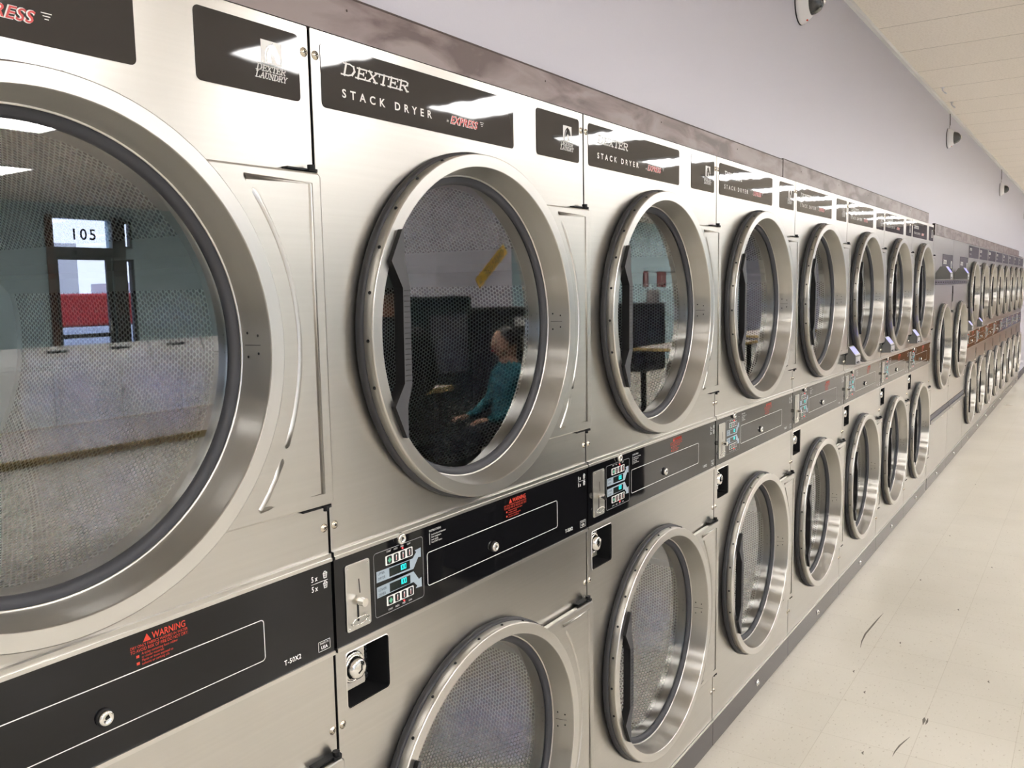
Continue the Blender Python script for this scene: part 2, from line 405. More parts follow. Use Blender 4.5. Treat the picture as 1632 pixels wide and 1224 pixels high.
# ------------------------------------------------------------------ the room
CZ = 2.965; X0, X1, YB = -6.0, 22.0, -11.4
g = G(); g.box(X0, X1, YB, 1.2, -.05, 0, FLOORM)
def scuff(pts, wd):                          # worn streaks lying in the floor finish
    n = len(pts)
    for i in range(n-1):
        a, b = Vector((*pts[i], .0004)), Vector((*pts[i+1], .0004)); d = (b-a).normalized(); q = Vector((-d.y, d.x, 0))
        w0 = wd*sin(PI*(i+.15)/(n-.7)); w1 = wd*sin(PI*(i+1.15)/(n-.7)) if i < n-2 else wd*.15
        g.face([a-q*w0, b-q*w1, b+q*w1, a+q*w0], SCUFF)
scuff([(3.375, -.246), (3.29, -.240), (3.20, -.2354), (3.064, -.229), (2.97, -.234), (2.894, -.2444)], .0042)
scuff([(2.195, -.567), (2.15, -.556), (2.11, -.547), (2.06, -.541), (2.023, -.540)], .0028)
scuff([(2.37, -.586), (2.35, -.588), (2.31, -.590)], .006); scuff([(2.37, -.598), (2.34, -.599), (2.315, -.598)], .004)
for x, y in ((3.97, -.32), (4.958, -.333), (1.98, -.455), (2.807, -.757), (3.028, -.387), (2.45, -.36), (3.6, -.55), (6.6, -.3), (2.62, -.28), (4.4, -.62)):
    scuff([(x, y), (x+.012, y+.006), (x+.026, y+.004)], .0035)
struct(g, 'floor')
struct(G().box(X0, X1, YB, 1.2, CZ, CZ+.05, CEILM), 'ceiling')
# wall the machines are built into
g = G(); WY = .020
g.box(X0, -.90, WY, WY+.10, 0, CZ, WALLM)
g.box(-.90, 6.155, WY, WY+.10, 2.036, CZ, WALLM)
g.box(6.155, 14.90, WY, WY+.10, 1.974, CZ, WALLM)
g.box(14.90, X1, WY, WY+.10, 0, CZ, WALLM)
struct(g, 'wall_left')
g = G(); g.box(14.91, X1, .006, WY, 0, .10, BASEB); struct(g, 'baseboard_left')
g = G(); g.box(X0, X0+.1, YB, WY, 0, CZ, CREAMW); struct(g, 'wall_near')
g = G(); g.box(X1-.1, X1, YB, WY, 0, CZ, FARW); struct(g, 'wall_far')
g = G(); g.box(X0, X1, .0, .02, CZ-.022, CZ-.001, LAMPF); struct(g, 'trim_1')
# service space behind the machines
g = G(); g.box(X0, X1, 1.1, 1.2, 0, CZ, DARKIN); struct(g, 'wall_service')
# front wall with entrance and windows (faces the street)
g = G()
ops = [(-4.4, -2.2, .9, 2.4), (-1.0, 1.2, .9, 2.4), (5.60, 6.50, .02, 2.20), (5.62, 6.50, 2.34, 2.76), (6.71, 6.85, .3, 2.18), (6.71, 6.85, 2.34, 2.76), (12.8, 14.3, .95, 2.25), (16, 16.01, 1, 1.01)]
xs = sorted(set([X0, X1]+[a for o in ops for a in o[:2]]))
for a, b in zip(xs[:-1], xs[1:]):
    mid = (a+b)/2; hs = sorted([(o[2], o[3]) for o in ops if o[0] < mid < o[1]]); z = 0
    for h0, h1 in hs:
        if h0 > z: g.box(a, b, YB-.15, YB, z, h0, BLUEW)
        z = h1
    g.box(a, b, YB-.15, YB, z, CZ, BLUEW)
struct(g, 'wall_front')
for i, (a, b, c, d) in enumerate([ops[0], ops[1], ops[6], ops[4], ops[5]]):
    g = G()
    t = .035
    for q in ((a, b, c, c+t), (a, b, d-t, d)): g.box(q[0], q[1], YB-.10, YB-.03, q[2], q[3], FRAMEB)
    for q in ((a, a+t), (b-t, b)): g.box(q[0], q[1], YB-.10, YB-.03, c+t, d-t, FRAMEB)
    if b-a > 1: g.box((a+b)/2-t/2, (a+b)/2+t/2, YB-.10, YB-.03, c+t, d-t, FRAMEB)
    g.box(a+t, b-t, YB-.068, YB-.062, c+t, d-t, PANE)
    struct(g, 'window_%d' % (i+1))
g = G(); g.box(5.62, 6.50, YB-.068, YB-.062, 2.34, 2.76, PANE)
for q in ((5.60, 6.52, 2.20, 2.34), (5.50, 5.60, 0, 2.80), (6.50, 6.71, 0, 2.80)): g.box(q[0], q[1], YB, YB+.03, q[2], q[3], FRAMEW if q[0] == 5.5 else FRAMEB)
g.box(5.9, 6.4, YB+.03, YB+.09, 2.235, 2.29, FRAMEB)
text(g, '105', 5.90, 2.46, .16, YB-.055, BLACKP, space=1.25, off=.003)
struct(g, 'window_6')
g = G()
for q in ((5.60, 5.68, .02, 2.20), (6.42, 6.50, .02, 2.20), (5.68, 6.42, .02, .25), (5.68, 6.42, 2.16, 2.20), (5.68, 6.42, 1.0, 1.06)): g.box(q[0], q[1], YB-.09, YB-.04, q[2], q[3], FRAMEB)
g.box(5.68, 6.42, YB-.068, YB-.062, .25, 2.16, PANE)
dd = struct(g, 'door_1')
G().tube([(6.40, YB-.02, .95), (6.40, YB+.02, .95), (6.40, YB+.02, 1.25), (6.40, YB-.02, 1.25)], .012, ALU).build('door_handle', dd)
# restroom block at the far back
g = G(); g.box(15.3, 15.4, YB, -7.0, 0, CZ, BLUEW); g.box(15.4, X1-.1, -7.1, -7.0, 0, CZ, BLUEW); struct(g, 'wall_restroom')
# column standing in the room
g = G(); g.box(5.98, 7.37, -5.3, -4.6, 0, CZ, WALLM, .01); struct(g, 'wall_column')

# ceiling lights
def lamp_proto():
    t = thing('ceiling_light', '', 'ceiling light', (0, 0, CZ))
    g = G(); W_, H_ = .29, .45
    for q in ((-W_, -W_+.025, -H_, H_), (W_-.025, W_, -H_, H_), (-W_+.025, W_-.025, -H_, -H_+.025), (-W_+.025, W_-.025, H_-.025, H_)): g.box(*q, -.02, -.0005, LAMPF)
    g.build('frame', t)
    G().box(-W_+.025, W_-.025, -H_+.025, H_-.025, -.012, -.002, LAMPD).build('diffuser', t)
    return t
lp = lamp_proto(); k = 0
rowname = {-2.66: 'row nearest the dryers', -5.7: 'middle row, doubled with added lights to brighten the ceiling', -8.6: 'row nearest the street windows'}
for ry in (-2.66, -5.7, -8.6):
    xs_ = [2.52+1.764*i for i in range(-3, 11)] if ry == -2.66 else ([2.52+1.764*i for i in range(-3, 11)] if ry == -5.7 else [3.5+3.528*i for i in range(-2, 4)])  # middle row at close spacing: every other light is added to brighten the ceiling
    for i, lx in enumerate(xs_):
        if ry == -8.6 and lx > 15: continue
        o = lp if k == 0 else copy_tree(lp); k += 1
        o.location = (lx, ry, CZ); o['group'] = 'recessed ceiling lights'
        o['label'] = 'lit rectangular recessed ceiling light, number %d in the %s' % (i+1, rowname[ry])

# ------------------------------------------------------------------ shared machine parts
DC = .425                                    # door centre from the machine's left edge
def ring_door(scale=1.0, dark=False):
    """door at the origin of its own frame: returns the ring object with its sub-parts"""
    s = scale
    g = G()
    Lp = lambda P, mt: g.lathe([(a*s, b) for a, b in P], mt, 128)
    Lp([(.340, -.0150), (.3425, -.0155), (.3427, -.0345)], RING)
    Lp([(.3427, -.0345), (.3422, -.0365), (.3408, -.0375)], TRIMS)
    Lp([(.3408, -.0375), (.3183, -.0372)], TRIMS)
    Lp([(.3183, -.0372), (.3172, -.0360), (.3169, -.0345)], TRIMS)
    Lp([(.3169, -.0345), (.3065, .0100), (.3060, .0150)], RING)
    Lp([(.3060, .0150), (.3035, .0150), (.3035, .0175)], TRIMS)
    # seam where the rim sheet is welded, with its spot welds
    for k in (0,):
        for q in range(4):
            r0, r1 = (.3169, .3062); y0, y1 = -.0312, .0125
            a = R(-.12+.06*q); b = R(-.06+.06*q)
        a, b = R(-.13), R(.06)
        e = .0006
        g.face([((.3168-e)*s*cos(a), -.0305, .3168*s*sin(a)), ((.3067-e)*s*cos(a), .0095, .3067*s*sin(a)), ((.3067-e)*s*cos(b), .0095, .3067*s*sin(b)), ((.3168-e)*s*cos(b), -.0305, .3168*s*sin(b))], DARKIN)
    for dz, yy in ((.014, -.014), (-.013, -.014), (.018, .004), (-.018, .004)):
        rr = (.3168-(yy+.0305)*.25)*s-.0008; a = dz/rr
        g.ball((rr*cos(a), yy, rr*sin(a)), .0022, DARKIN, 8, 6, (.4, 1, 1))
    # punched holes round the outer rim
    for i in range(26):
        a = R(1.2+i*360/26)
        if 20 < i*360/26 < 200: g.lathe([(.0032, 0), (.0001, .0002)], BLACKP, 8) if False else g.ball((.3424*s*cos(a), -.0265, .3424*s*sin(a)), .0033, BLACKP, 10, 6, (1, 1, 1))
    d = g.build('door')
    G().lathe([(a*s, b) for a, b in [(.329, -.0003), (.3462, -.0005), (.3484, -.0030), (.3482, -.0130), (.3450, -.0160), (.333, -.0162)]], RUBBER, 128).build('gasket', d)
    G().lathe([(a*s, b) for a, b in [(.3035, .0172), (.3015, .0160), (.2930, .0185), (.2895, .0230), (.2885, .0290)]], SEAL, 128).build('glass_seal', d)
    gg = G(); gg.disc(.2895*s, .0262, GLASS, seg=96); gg.build('glass_pane', d)
    # inner throat of the door
    gt = G().lathe([(a*s, b) for a, b in [(.3035, .0175), (.3035, .0285), (.290, .0290), (.2860, .031), (.2850, .056)]], RING, 96)
    gt.build('door_throat', d)
    # handle: bent flat bar, black outer edge and grooved grey front
    Hb = [(.1575, 1.718), (.1228, 1.663), (.1511, 1.6187), (.1495, 1.4491), (.1198, 1.410), (.153, 1.3479)]
    Hf = [(.1535, 1.718), (.1240, 1.663), (.1505, 1.6165), (.1480, 1.4478), (.1222, 1.4093), (.1500, 1.350)]
    Hr = [(.1600, 1.717), (.1600, 1.663), (.1705, 1.6184), (.1694, 1.4465), (.156, 1.4065), (.1560, 1.351)]
    g = G(); n = 6; yf = -.0475; yb = -.026
    A = [((a+.0015-DC)*s, (b-1.534)*s) for a, b in Hf]; B = [((a-DC)*s, (b-1.534)*s) for a, b in Hr]
    for i in range(n-1):
        j = i+1
        g.face([(A[i][0], yf, A[i][1]), (A[j][0], yf, A[j][1]), (B[j][0], yf, B[j][1]), (B[i][0], yf, B[i][1])], GRIP)
        g.face([(A[i][0], yf, A[i][1]), (A[i][0], yb, A[i][1]), (A[j][0], yb, A[j][1]), (A[j][0], yf, A[j][1])], BLACKP)
        g.face([(B[i][0], yf, B[i][1]), (B[j][0], yf, B[j][1]), (B[j][0], yb, B[j][1]), (B[i][0], yb, B[i][1])], BLACKP)
        g.face([(A[i][0], yb, A[i][1]), (B[i][0], yb, B[i][1]), (B[j][0], yb, B[j][1]), (A[j][0], yb, A[j][1])], BLACKP)
    for i in (0, n-1): g.face([(A[i][0], yf, A[i][1]), (B[i][0], yf, B[i][1]), (B[i][0], yb, B[i][1]), (A[i][0], yb, A[i][1])], BLACKP)
    for i in range(18):
        t_ = (i+.5)/18; z = A[3][1]+(A[2][1]-A[3][1])*t_; x0 = A[3][0]+(A[2][0]-A[3][0])*t_; x1 = B[3][0]+(B[2][0]-B[3][0])*t_
        g.box(x0+.003, x1-.0005, yf-.0006, yf, z-.0007, z+.0007, BLACKP)
    for i in (0, 5):           # feet that clamp the bar to the rim
        x, z = (A[i][0]+B[i][0])/2, (A[i][1]+B[i][1])/2; k = .985; g.box(x-.004, x+.004, yb, -.020, z-.008+(-.008 if i == 0 else .008), z+.008+(-.008 if i == 0 else .008), BLACKP)
    g.build('handle', d)
    # hinge plate with its pressed bead
    xo = (.871-DC)*1.0; zt, zb = .266, -.271
    arc = [(.3335*s*cos(t), .3335*s*sin(t)) for t in [R(-50+100*i/24) for i in range(25)]]
    a_t = math.asin(min(.99, zt/(.3455*s))); a_b = math.asin(max(-.99, zb/(.3455*s)))
    arc = [(.3435*s*cos(a_b+(a_t-a_b)*i/24), .3435*s*sin(a_b+(a_t-a_b)*i/24)) for i in range(25)]
    outl = arc+[(xo-.006, zt), (xo, zt-.006), (xo, zb+.006), (xo-.006, zb)]
    g = G(); plate(g, outl, [], -.0215, -.004, STEEL, .0035)
    rb = .386*s
    bt, bb = .2475, -.2500; xi = xo-.024
    pts = [(rb*cos(math.asin(bb/rb)+(math.asin(bt/rb)-math.asin(bb/rb))*i/20), rb*sin(math.asin(bb/rb)+(math.asin(bt/rb)-math.asin(bb/rb))*i/20)) for i in range(21)]
    if pts[0][0] < xi: 
        loop = pts+[(xi, bt), (xi, bb)]
        g.tube([(x, -.0178, z) for x, z in loop+loop[:2]], .0062, STEEL, 10, False)
    g.build('hinge_plate', d)
    for z in (zt+.004, zb-.004):
        sg = 1 if z > 0 else -1
        g = G(); c = (xo-.012, -.0125)
        def cyl(r, za, zb_, mt):
            V = [(c[0]+r*cos(2*PI*j/12), c[1]+r*sin(2*PI*j/12), za) for j in range(12)]+[(c[0]+r*cos(2*PI*j/12), c[1]+r*sin(2*PI*j/12), zb_) for j in range(12)]
            g.idx(V, [(j, (j+1) % 12, (j+1) % 12+12, j+12) for j in range(12)]+[tuple(range(12)), tuple(range(12, 24))], mt, None, False)
        cyl(.010, z-.003*sg, z+.001*sg, BLACKP); cyl(.0065 if sg > 0 else .004, z, z+.008*sg, BLACKP)
        g.box(c[0]-.05, c[0]+.002, -.014, 0, z-.0015, z+.0015, BLACKP)
        g.build('hinge_pin', d)
    return d
def drum_mesh(r=.415, rd=.2875, y0=.060, y1=.925):
    g = G()
    g.lathe([(rd, y0-.004), (rd, y0), (r, y0+.006)], DRUMS, 96)
    for a in (18.7, 138.7, 258.7):                 # plain lifters between the perforated bands
        a0 = a-6.7; a1 = a+6.7
        g.lathe([(r, y0), (r, y1)], DRUMS, 6, a0=R(a0), a1=R(a1))
        P = []
        for t, rr in ((a0, r), (a-2.2, r-.016), (a, r-.030), (a+2.2, r-.016), (a1, r)): P.append((rr*cos(R(t)), rr*sin(R(t))))
        for i in range(4):
            g.face([(P[i][0], y0+.01, P[i][1]), (P[i][0], y1, P[i][1]), (P[i+1][0], y1, P[i+1][1]), (P[i+1][0], y0+.01, P[i+1][1])], DRUMS, smooth=True)
        b0 = a+6.7; b1 = a+113.3
        g.lathe([(r, y0), (r, y0+.012)], DRUMS, 32, a0=R(b0), a1=R(b1)); g.lathe([(r, y0+.012), (r, y1-.018)], PERF, 32, a0=R(b0), a1=R(b1)); g.lathe([(r, y1-.018), (r, y1)], DRUMS, 32, a0=R(b0), a1=R(b1))
    g.lathe([(r, y1), (.30, y1+.004)], DRUMS, 96); g.lathe([(.30, y1+.004), (.10, y1+.004)], PERF, 96, uvr=.3); g.disc(.10, y1-.004, DRUMS); g.lathe([(.10, y1-.004), (.10, y1+.004)], DRUMS, 32)
    return g
def screw_geo(g, x, z, r=.0055, mat=None, slot=True):
    mat = mat or BRASSY
    g.lathe([(r*1.35, -.0001), (r*1.35, -.0010), (r, -.0012), (r*.93, -.0024), (r*.5, -.0034), (0.0001, -.0036)], mat, 16, c=(x, z))
    if slot:
        for a in (.5, 2.07): g.stroke([(x-r*.45*cos(a), z-r*.45*sin(a)), (x+r*.45*cos(a), z+r*.45*sin(a))], .0012, -.0038, BLACKP)
def dexter(g, x0, z0, h, wtot, y, mat, word='DEXTER', shear=.28):
    """slab-serif capitals drawn stroke by stroke"""
    t = .26; q = .16
    Lr = {
        'D': (1.05, [((.22, 0), (.22, 1), t), ((0, 0), (.5, 0), q), ((0, 1), (.5, 1), q), ((.5, 0), (.78, .14), q), ((.78, .14), (.9, .5), t), ((.9, .5), (.78, .86), t), ((.78, .86), (.5, 1), q)]),
        'E': (.92, [((.2, 0), (.2, 1), t), ((0, 0), (.8, 0), q), ((0, 1), (.8, 1), q), ((.2, .52), (.6, .52), q), ((.8, 0), (.8, .24), q), ((.8, 1), (.8, .78), q), ((.6, .4), (.6, .64), q)]),
        'X': (1.0, [((.15, 0), (.8, 1), q), ((.15, 1), (.8, 0), t), ((0, 0), (.32, 0), q), ((.62, 0), (.95, 0), q), ((0, 1), (.36, 1), q), ((.62, 1), (.95, 1), q)]),
        'T': (.92, [((.45, 0), (.45, 1), t), ((.28, 0), (.62, 0), q), ((.03, 1), (.87, 1), q), ((.03, 1), (.03, .74), q), ((.87, 1), (.87, .74), q)]),
        'R': (1.05, [((.2, 0), (.2, 1), t), ((0, 0), (.4, 0), q), ((0, 1), (.65, 1), q), ((.65, 1), (.82, .86), q), ((.82, .86), (.82, .66), t), ((.82, .66), (.65, .5), q), ((.2, .5), (.65, .5), q), ((.5, .5), (.86, 0), t), ((.78, 0), (1.0, 0), q)]),
        'L': (.88, [((.2, 0), (.2, 1), t), ((0, 0), (.78, 0), q), ((0, 1), (.4, 1), q), ((.78, 0), (.78, .26), q)]),
        'A': (1.0, [((.12, 0), (.5, 1), q), ((.5, 1), (.86, 0), t), ((.25, .35), (.7, .35), q), ((0, 0), (.28, 0), q), ((.68, 0), (1, 0), q)]),
        'U': (1.0, [((.2, 1), (.2, .25), t), ((.2, .25), (.38, 0), q), ((.38, 0), (.62, 0), q), ((.62, 0), (.8, .25), q), ((.8, .25), (.8, 1), q), ((.02, 1), (.38, 1), q), ((.62, 1), (.98, 1), q)]),
        'N': (1.02, [((.18, 0), (.18, 1), q), ((.18, 1), (.8, 0), t), ((.8, 0), (.8, 1), q), ((0, 0), (.36, 0), q), ((0, 1), (.2, 1), q), ((.62, 1), (.98, 1), q)]),
        'Y': (.95, [((.45, 0), (.45, .45), t), ((.45, .45), (.12, 1), t), ((.45, .45), (.8, 1), q), ((.28, 0), (.62, 0), q), ((0, 1), (.28, 1), q), ((.66, 1), (.95, 1), q)])}
    tw = sum(Lr[c][0] for c in word)+(.12 if word[0] == 'D' else 0); sx = wtot/tw; x = 0
    for i, c in enumerate(word):
        wc, S = Lr[c]; k = 1.13 if i == 0 else 1.0; dz = 0
        for (a, b), (c_, d), th in S:
            def mp(px, pz): pz = pz*k; return (x0+(x+px*k)*sx+shear*pz*h, z0+pz*h)
            p, r_ = mp(a, b), mp(c_, d); g.stroke([p, r_], th*h*.95, y, mat)
        x += wc*k
    return g
def horse_logo(g, x0, z0, w_, h_, y):
    g.face([(x0, y, z0), (x0+w_, y, z0), (x0+w_, y, z0+h_), (x0, y, z0+h_)], WHITE)
    P = [(.06, .06), (.18, .06), (.16, .4), (.24, .64), (.40, .82), (.58, .93), (.60, .84), (.70, .80), (.80, .62), (.94, .26), (.92, .10), (.80, .06), (.70, .14), (.62, .38), (.50, .46), (.46, .36), (.50, .06), (.30, .05)]
    P = [(x0+a*w_, z0+b*h_) for a, b in P]; V = [(a, y-.0002, b) for a, b in P]
    cu = G(); plate(g, P, [], y-.0003, y-.0002, PLAQUE)
    g.stroke([(x0+.26*w_, z0+.08*h_), (x0+.25*w_, z0+.40*h_), (x0+.36*w_, z0+.66*h_)], .05*w_, y-.0005, WHITE)

# ------------------------------------------------------------------ big stack dryers
W = .876; ZT = 2.029; KT = .0994; ZU = 1.534; ZL = .553
def front_plaques(t, x0, x1, lx0, lx1, z0, z1, full=True):
    npl = G(); plate(npl, rrect(x0, z0, x1, z1, .008), [], -.0012, -.0002, PLAQUE); npl = npl.build('name_plate', t)
    g = G(); dexter(g, x0+.045, z0+.0605, .0165, .168, -.0014, WHITE); text(g, 'STACK DRYER', x0+.045, z0+.023, .0135, -.0014, WHITE, fit=.232, space=1.9, off=.0004)
    g.build('lettering', npl)
    g = G(); text(g, 'EXPRESS', x0+.3322, z0+.0225, .0145, -.0014, WHITE, shear=.35, fit=.0905, off=.0010, space=1.08); text(g, 'EXPRESS', x0+.333, z0+.0225, .0145, -.0016, REDX, shear=.35, fit=.089, off=.0003, space=1.08)
    text(g, 'in', x0+.321, z0+.0235, .006, -.0014, WHITE, shear=.3)
    for i in range(3): g.stroke([(x0+.430+i*.002, z0+.0380-.0035*i), (x0+.442-i*.002, z0+.0380-.0035*i)], .0011, -.0014, WHITE)
    g.build('red_lettering', npl)['label'] = 'slanted red express lettering'
    lpl = G(); plate(lpl, rrect(lx0, z0, lx1, z1, .008), [], -.0012, -.0002, PLAQUE); lpl = lpl.build('logo_plate', t)
    g = G(); horse_logo(g, lx1-.0745, z0+.046, .0395, .034, -.0014)
    dexter(g, lx1-.085, z0+.0345, .0080, .0560, -.0014, WHITE); dexter(g, lx1-.087, z0+.0235, .0080, .0590, -.0014, WHITE, 'LAUNDRY')
    g.build('logo', lpl)
def basket(g, x, z, s, y):
    g.stroke([(x, z+s), (x+.15*s, z), (x+.85*s, z), (x+s, z+s)], s*.12, y, WHITE); g.stroke([(x, z+s*.95), (x+s, z+s*.95)], s*.16, y, WHITE)
    for i in range(1, 4): g.stroke([(x+s*i/4, z), (x+s*i/4, z+s)], s*.09, y, WHITE)
    g.stroke([(x+.08*s, z+s*.5), (x+.92*s, z+s*.5)], s*.09, y, WHITE)
    g.stroke([(x+.15*s, z+s*1.1), (x+.35*s, z+s*1.35), (x+.6*s, z+s*1.3), (x+.85*s, z+s*1.1)], s*.16, y, WHITE)
def control_panel(t, W_, z0, z1, full=True):
    """black film panel from z0 to z1 across the machine"""
    g = G(); g.box(.0035, W_-.0035, -.004, .002, z0, z1, PANELB)
    cp = g.build('control_panel', t); y = -.0044; dz = z0-1.0032; s = 1.0
    g = G(); g.box(.003, W_-.003, -.0085, .002, z1, z1+.0055, TRIMS); g.box(.003, W_-.003, -.006, .002, z1+.0055, z1+.013, STEEL); g.box(.003, W_-.003, -.0065, .002, z0-.007, z0, TRIMS)
    g.build('edge_trim', cp)
    # coin slide
    g = G(); plate(g, rrect(.027, 1.0225+dz, .0865, 1.1425+dz, .005), [], -.0065, -.0041, ALU, .0008)
    for x, z in ((.033, 1.137), (.0805, 1.137), (.033, 1.028), (.0805, 1.028)): g.ball((x, -.0066, z+dz), .0022, CHROME, 8, 6, (1, .5, 1))
    g.stroke([(.0582, 1.111+dz), (.0600, 1.087+dz)], .0022, -.0068, BLACKP)
    g.stroke([(.0538, 1.067+dz), (.0538, 1.039+dz)], .0048, -.0068, BLACKP)
    g.build('coin_plate', cp)
    g = G(); g.tube([(.0545, -.0064, 1.0735+dz), (.0545, -.012, 1.0735+dz)], .0045, BRASSY, 12); g.tube([(.0545, -.012, 1.0735+dz), (.0545, -.025, 1.0735+dz)], .0075, CHROME, 16)
    g.tube([(.0545+.021*cos(a), -.0085-.004*(sin(a) > 0), 1.0385+dz+.0075*sin(a)) for a in [2*PI*i/20 for i in range(21)]], .0013, CHROME, 6, False)
    g.build('coin_knob', cp)
    # display block
    g = G(); g.stroke(rrect(.0992, 1.0250+dz, .2338, 1.1437+dz, .006), .0010, y, GREYP, True)
    g.stroke(rrect(.2462, 1.0415+dz, .728, 1.1070+dz, .006), .0014, y, WHITE, True)
    g.build('frame_line', cp)
    for sg, zb, name in ((1, 1.1143, 'u'), (-1, 1.0383, 'l')):
        zc = zb+.0088
        g = G(); plate(g, rrect(.1292, zb+dz, .2035, zb+.0177+dz, .002), [], y-.0006, y, WHITE); g.build('button_strip', cp)
        for i in range(4):
            x = .1330+i*.0183; g = G(); plate(g, rrect(x, zb+.0015+dz, x+.0125, zb+.0162+dz, .0025), [], y-.0014, y-.0004, BLACKP)
            if i == 0: g.face([(x+.0062, y-.0016, zc-.0055+dz), (x+.0112, y-.0016, zc+dz), (x+.0062, y-.0016, zc+.0055+dz), (x+.0012, y-.0016, zc+dz)], GREENB)
            else: g.stroke([(x+.0062, zc-.004+dz), (x+.0062, zc+.004+dz)], .0026, y-.0016, WHITE); g.stroke([(x+.0062, zc-.004+dz), (x+.0062, zc+.001+dz)], .0014, y-.0018, REDX)
            g.build('button', cp)
        g = G(); c = .5*(1.0917+1.0778)
        def F_(z): return z if sg > 0 else 2*1.0850-z
        P = [(.1048, 1.0893), (.2050, 1.0875), (.2196, 1.1065), (.2274, 1.1050), (.2275, 1.1232), (.2100, 1.1218), (.2145, 1.1180), (.2040, 1.1080), (.1048, 1.1095)]
        plate(g, [(a, F_(b)+dz) for a, b in P], [], y-.0003, y, PALEB)
        text(g, 'UPPER' if sg > 0 else 'LOWER', .1085, F_(1.1035 if sg > 0 else 1.0968)+dz-.0015, .0048, y-.0005, BLACKP, sx=.9); text(g, 'DRYER', .1085, F_(1.0965 if sg > 0 else 1.1035)+dz-.0035, .0048, y-.0005, BLACKP, sx=.9)
        g.build('arrow_print', cp)
        za, zb2 = sorted((F_(1.0915), F_(1.1072)))
        g = G(); g.box(.1383, .1945, y-.0010, y, za+dz, zb2+dz, LCD)
        d = g.build('display', cp)
        g = G(); zz = (za+.0045 if sg > 0 else za+.006)+dz; yy = y-.0013
        SEG = {'1': [(1, .5, 1, 1), (1, 0, 1, .5)], '0': [(0, 0, 0, 1), (1, 0, 1, 1), (0, 0, 1, 0), (0, 1, 1, 1)]}
        x = .1655
        for ch in '100':
            for a, b, c2, d2 in SEG[ch]: g.stroke([(x+a*.0042, zz+b*.0085), (x+c2*.0042, zz+d2*.0085)], .0013, yy, CYAN)
            x += .0066
        g.stroke([(.1722, zz), (.1722, zz+.0004)], .0012, yy, CYAN)
        g.build('digits', cp)
        g = G(); g.ball((.1330+2*.0183+.0062, y-.0006, zb+dz+(.0215 if sg > 0 else -.0035)), .0014, REDLED, 8, 6); g.build('indicator', cp)
        g = G(); zt = zb+(.0235 if sg > 0 else -.0095)+dz
        for i, wd in enumerate(('START', 'HIGH', 'MED', 'LOW')): text(g, wd, .1392+i*.0183, zt, .0034, y, WHITE, 'CENTER', sx=.85)
        g.build('lettering', cp)
    # locks
    for x, z in ((.1695, 1.1555), (.465, 1.0630)):
        g = G(); g.lathe([(.0105, -.004), (.0105, -.010), (.0090, -.0125), (.0060, -.0130), (.0052, -.0120), (.0001, -.0120)], CHROME, 20, c=(x, z+dz)); g.stroke([(x-.002, z+dz), (x+.002, z+dz+.001)], .0022, -.0132, BLACKP)
        g.lathe([(.0118, -.0042), (.0118, -.0070), (.0104, -.0072)], BLACKP, 20, c=(x, z+dz)); g.build('lock', cp)
    g = G(); text(g, 'INSTRUCTIONS', .2540, 1.1460+dz, .0042, y, WHITE, sx=.85)
    g.stroke([(.2550, 1.1225+dz), (.2550, 1.1425+dz)], .0026, y, GREYP)
    for i, l in enumerate(('Load laundry and close door', 'Select temperature', 'Insert coin(s)', 'Press START button')): text(g, l, .2600, 1.1385+dz-i*.0052, .0034, y, WHITE, sx=.8)
    g.build('lettering', cp)
    g = G(); text(g, 'WARNING', .5400, 1.1435+dz, .0092, y, REDP, sx=.82, off=.0002); g.face([(.5260, y, 1.1430+dz), (.5385, y, 1.1430+dz), (.5322, y, 1.1535+dz)], REDP)
    text(g, 'DRY ONLY FABRICS WASHED IN WATER', .5070, 1.1375+dz, .0040, y, REDP, sx=.84); text(g, 'TO AVOID RISK OF FIRE DO NOT DRY:', .5070, 1.1315+dz, .0046, y, REDP, sx=.77)
    for i, l in enumerate(('Articles containing foam rubber', 'or similar materials', 'Plastic or items exposed to', 'solvents or cooking oils')): text(g, l, .5230, 1.1265+dz-i*.0048, .0036, y, REDP, sx=.84)
    for z in (1.1258, 1.1160): g.stroke([(.5170, z+dz), (.5176, z+dz)], .0038, y, REDP)
    g.build('warning_lettering', cp)['label'] = 'red warning text'
    g = G(); text(g, 'T-50X2' if full else 'T-30X2', W_-.1115, 1.0175+dz, .0080, y, WHITE, fit=.0350, off=.0002, space=1.12)
    for z in (1.1355, 1.1185): text(g, '5 x', W_-.0480, z+dz, .0090, y, WHITE, sx=.82, off=.0002); basket(g, W_-.0215, z+dz, .0085, y)
    g.stroke([(W_-.0478, 1.1315+dz), (W_-.0120, 1.1315+dz)], .0008, y, WHITE)
    g.stroke(rrect(W_-.0385, 1.0125+dz, W_-.0125, 1.0290+dz, .001), .0008, y, WHITE, True); text(g, 'MADE IN', W_-.0255, 1.0238+dz, .0034, y, WHITE, 'CENTER'); text(g, 'USA', W_-.0255, 1.0155+dz, .0055, y, WHITE, 'CENTER', off=.0002)
    g.build('lettering', cp)
    return cp
def cabinet(t, W_, zt, holes, splits, depth=1.0):
    g = G()
    for (a, b) in splits:
        hs = [h for h in holes if a < h[1][0] < b]
        plate(g, rrect(.0028, a, W_-.0028, b, .002, 2), [h[0] for h in hs], -.0002, .0022, STEEL, .0006)
    g.box(.004, .006, .003, depth, .004, zt-.003, DARKIN); g.box(W_-.006, W_-.004, .003, depth, .004, zt-.003, DARKIN)
    g.box(.004, W_-.004, .003, depth, zt-.006, zt-.003, DARKIN); g.box(.004, W_-.004, .003, depth, 0.0, .004, DARKIN); g.box(.004, W_-.004, depth-.004, depth, .004, zt-.006, DARKIN)
    return g.build('cabinet', t)
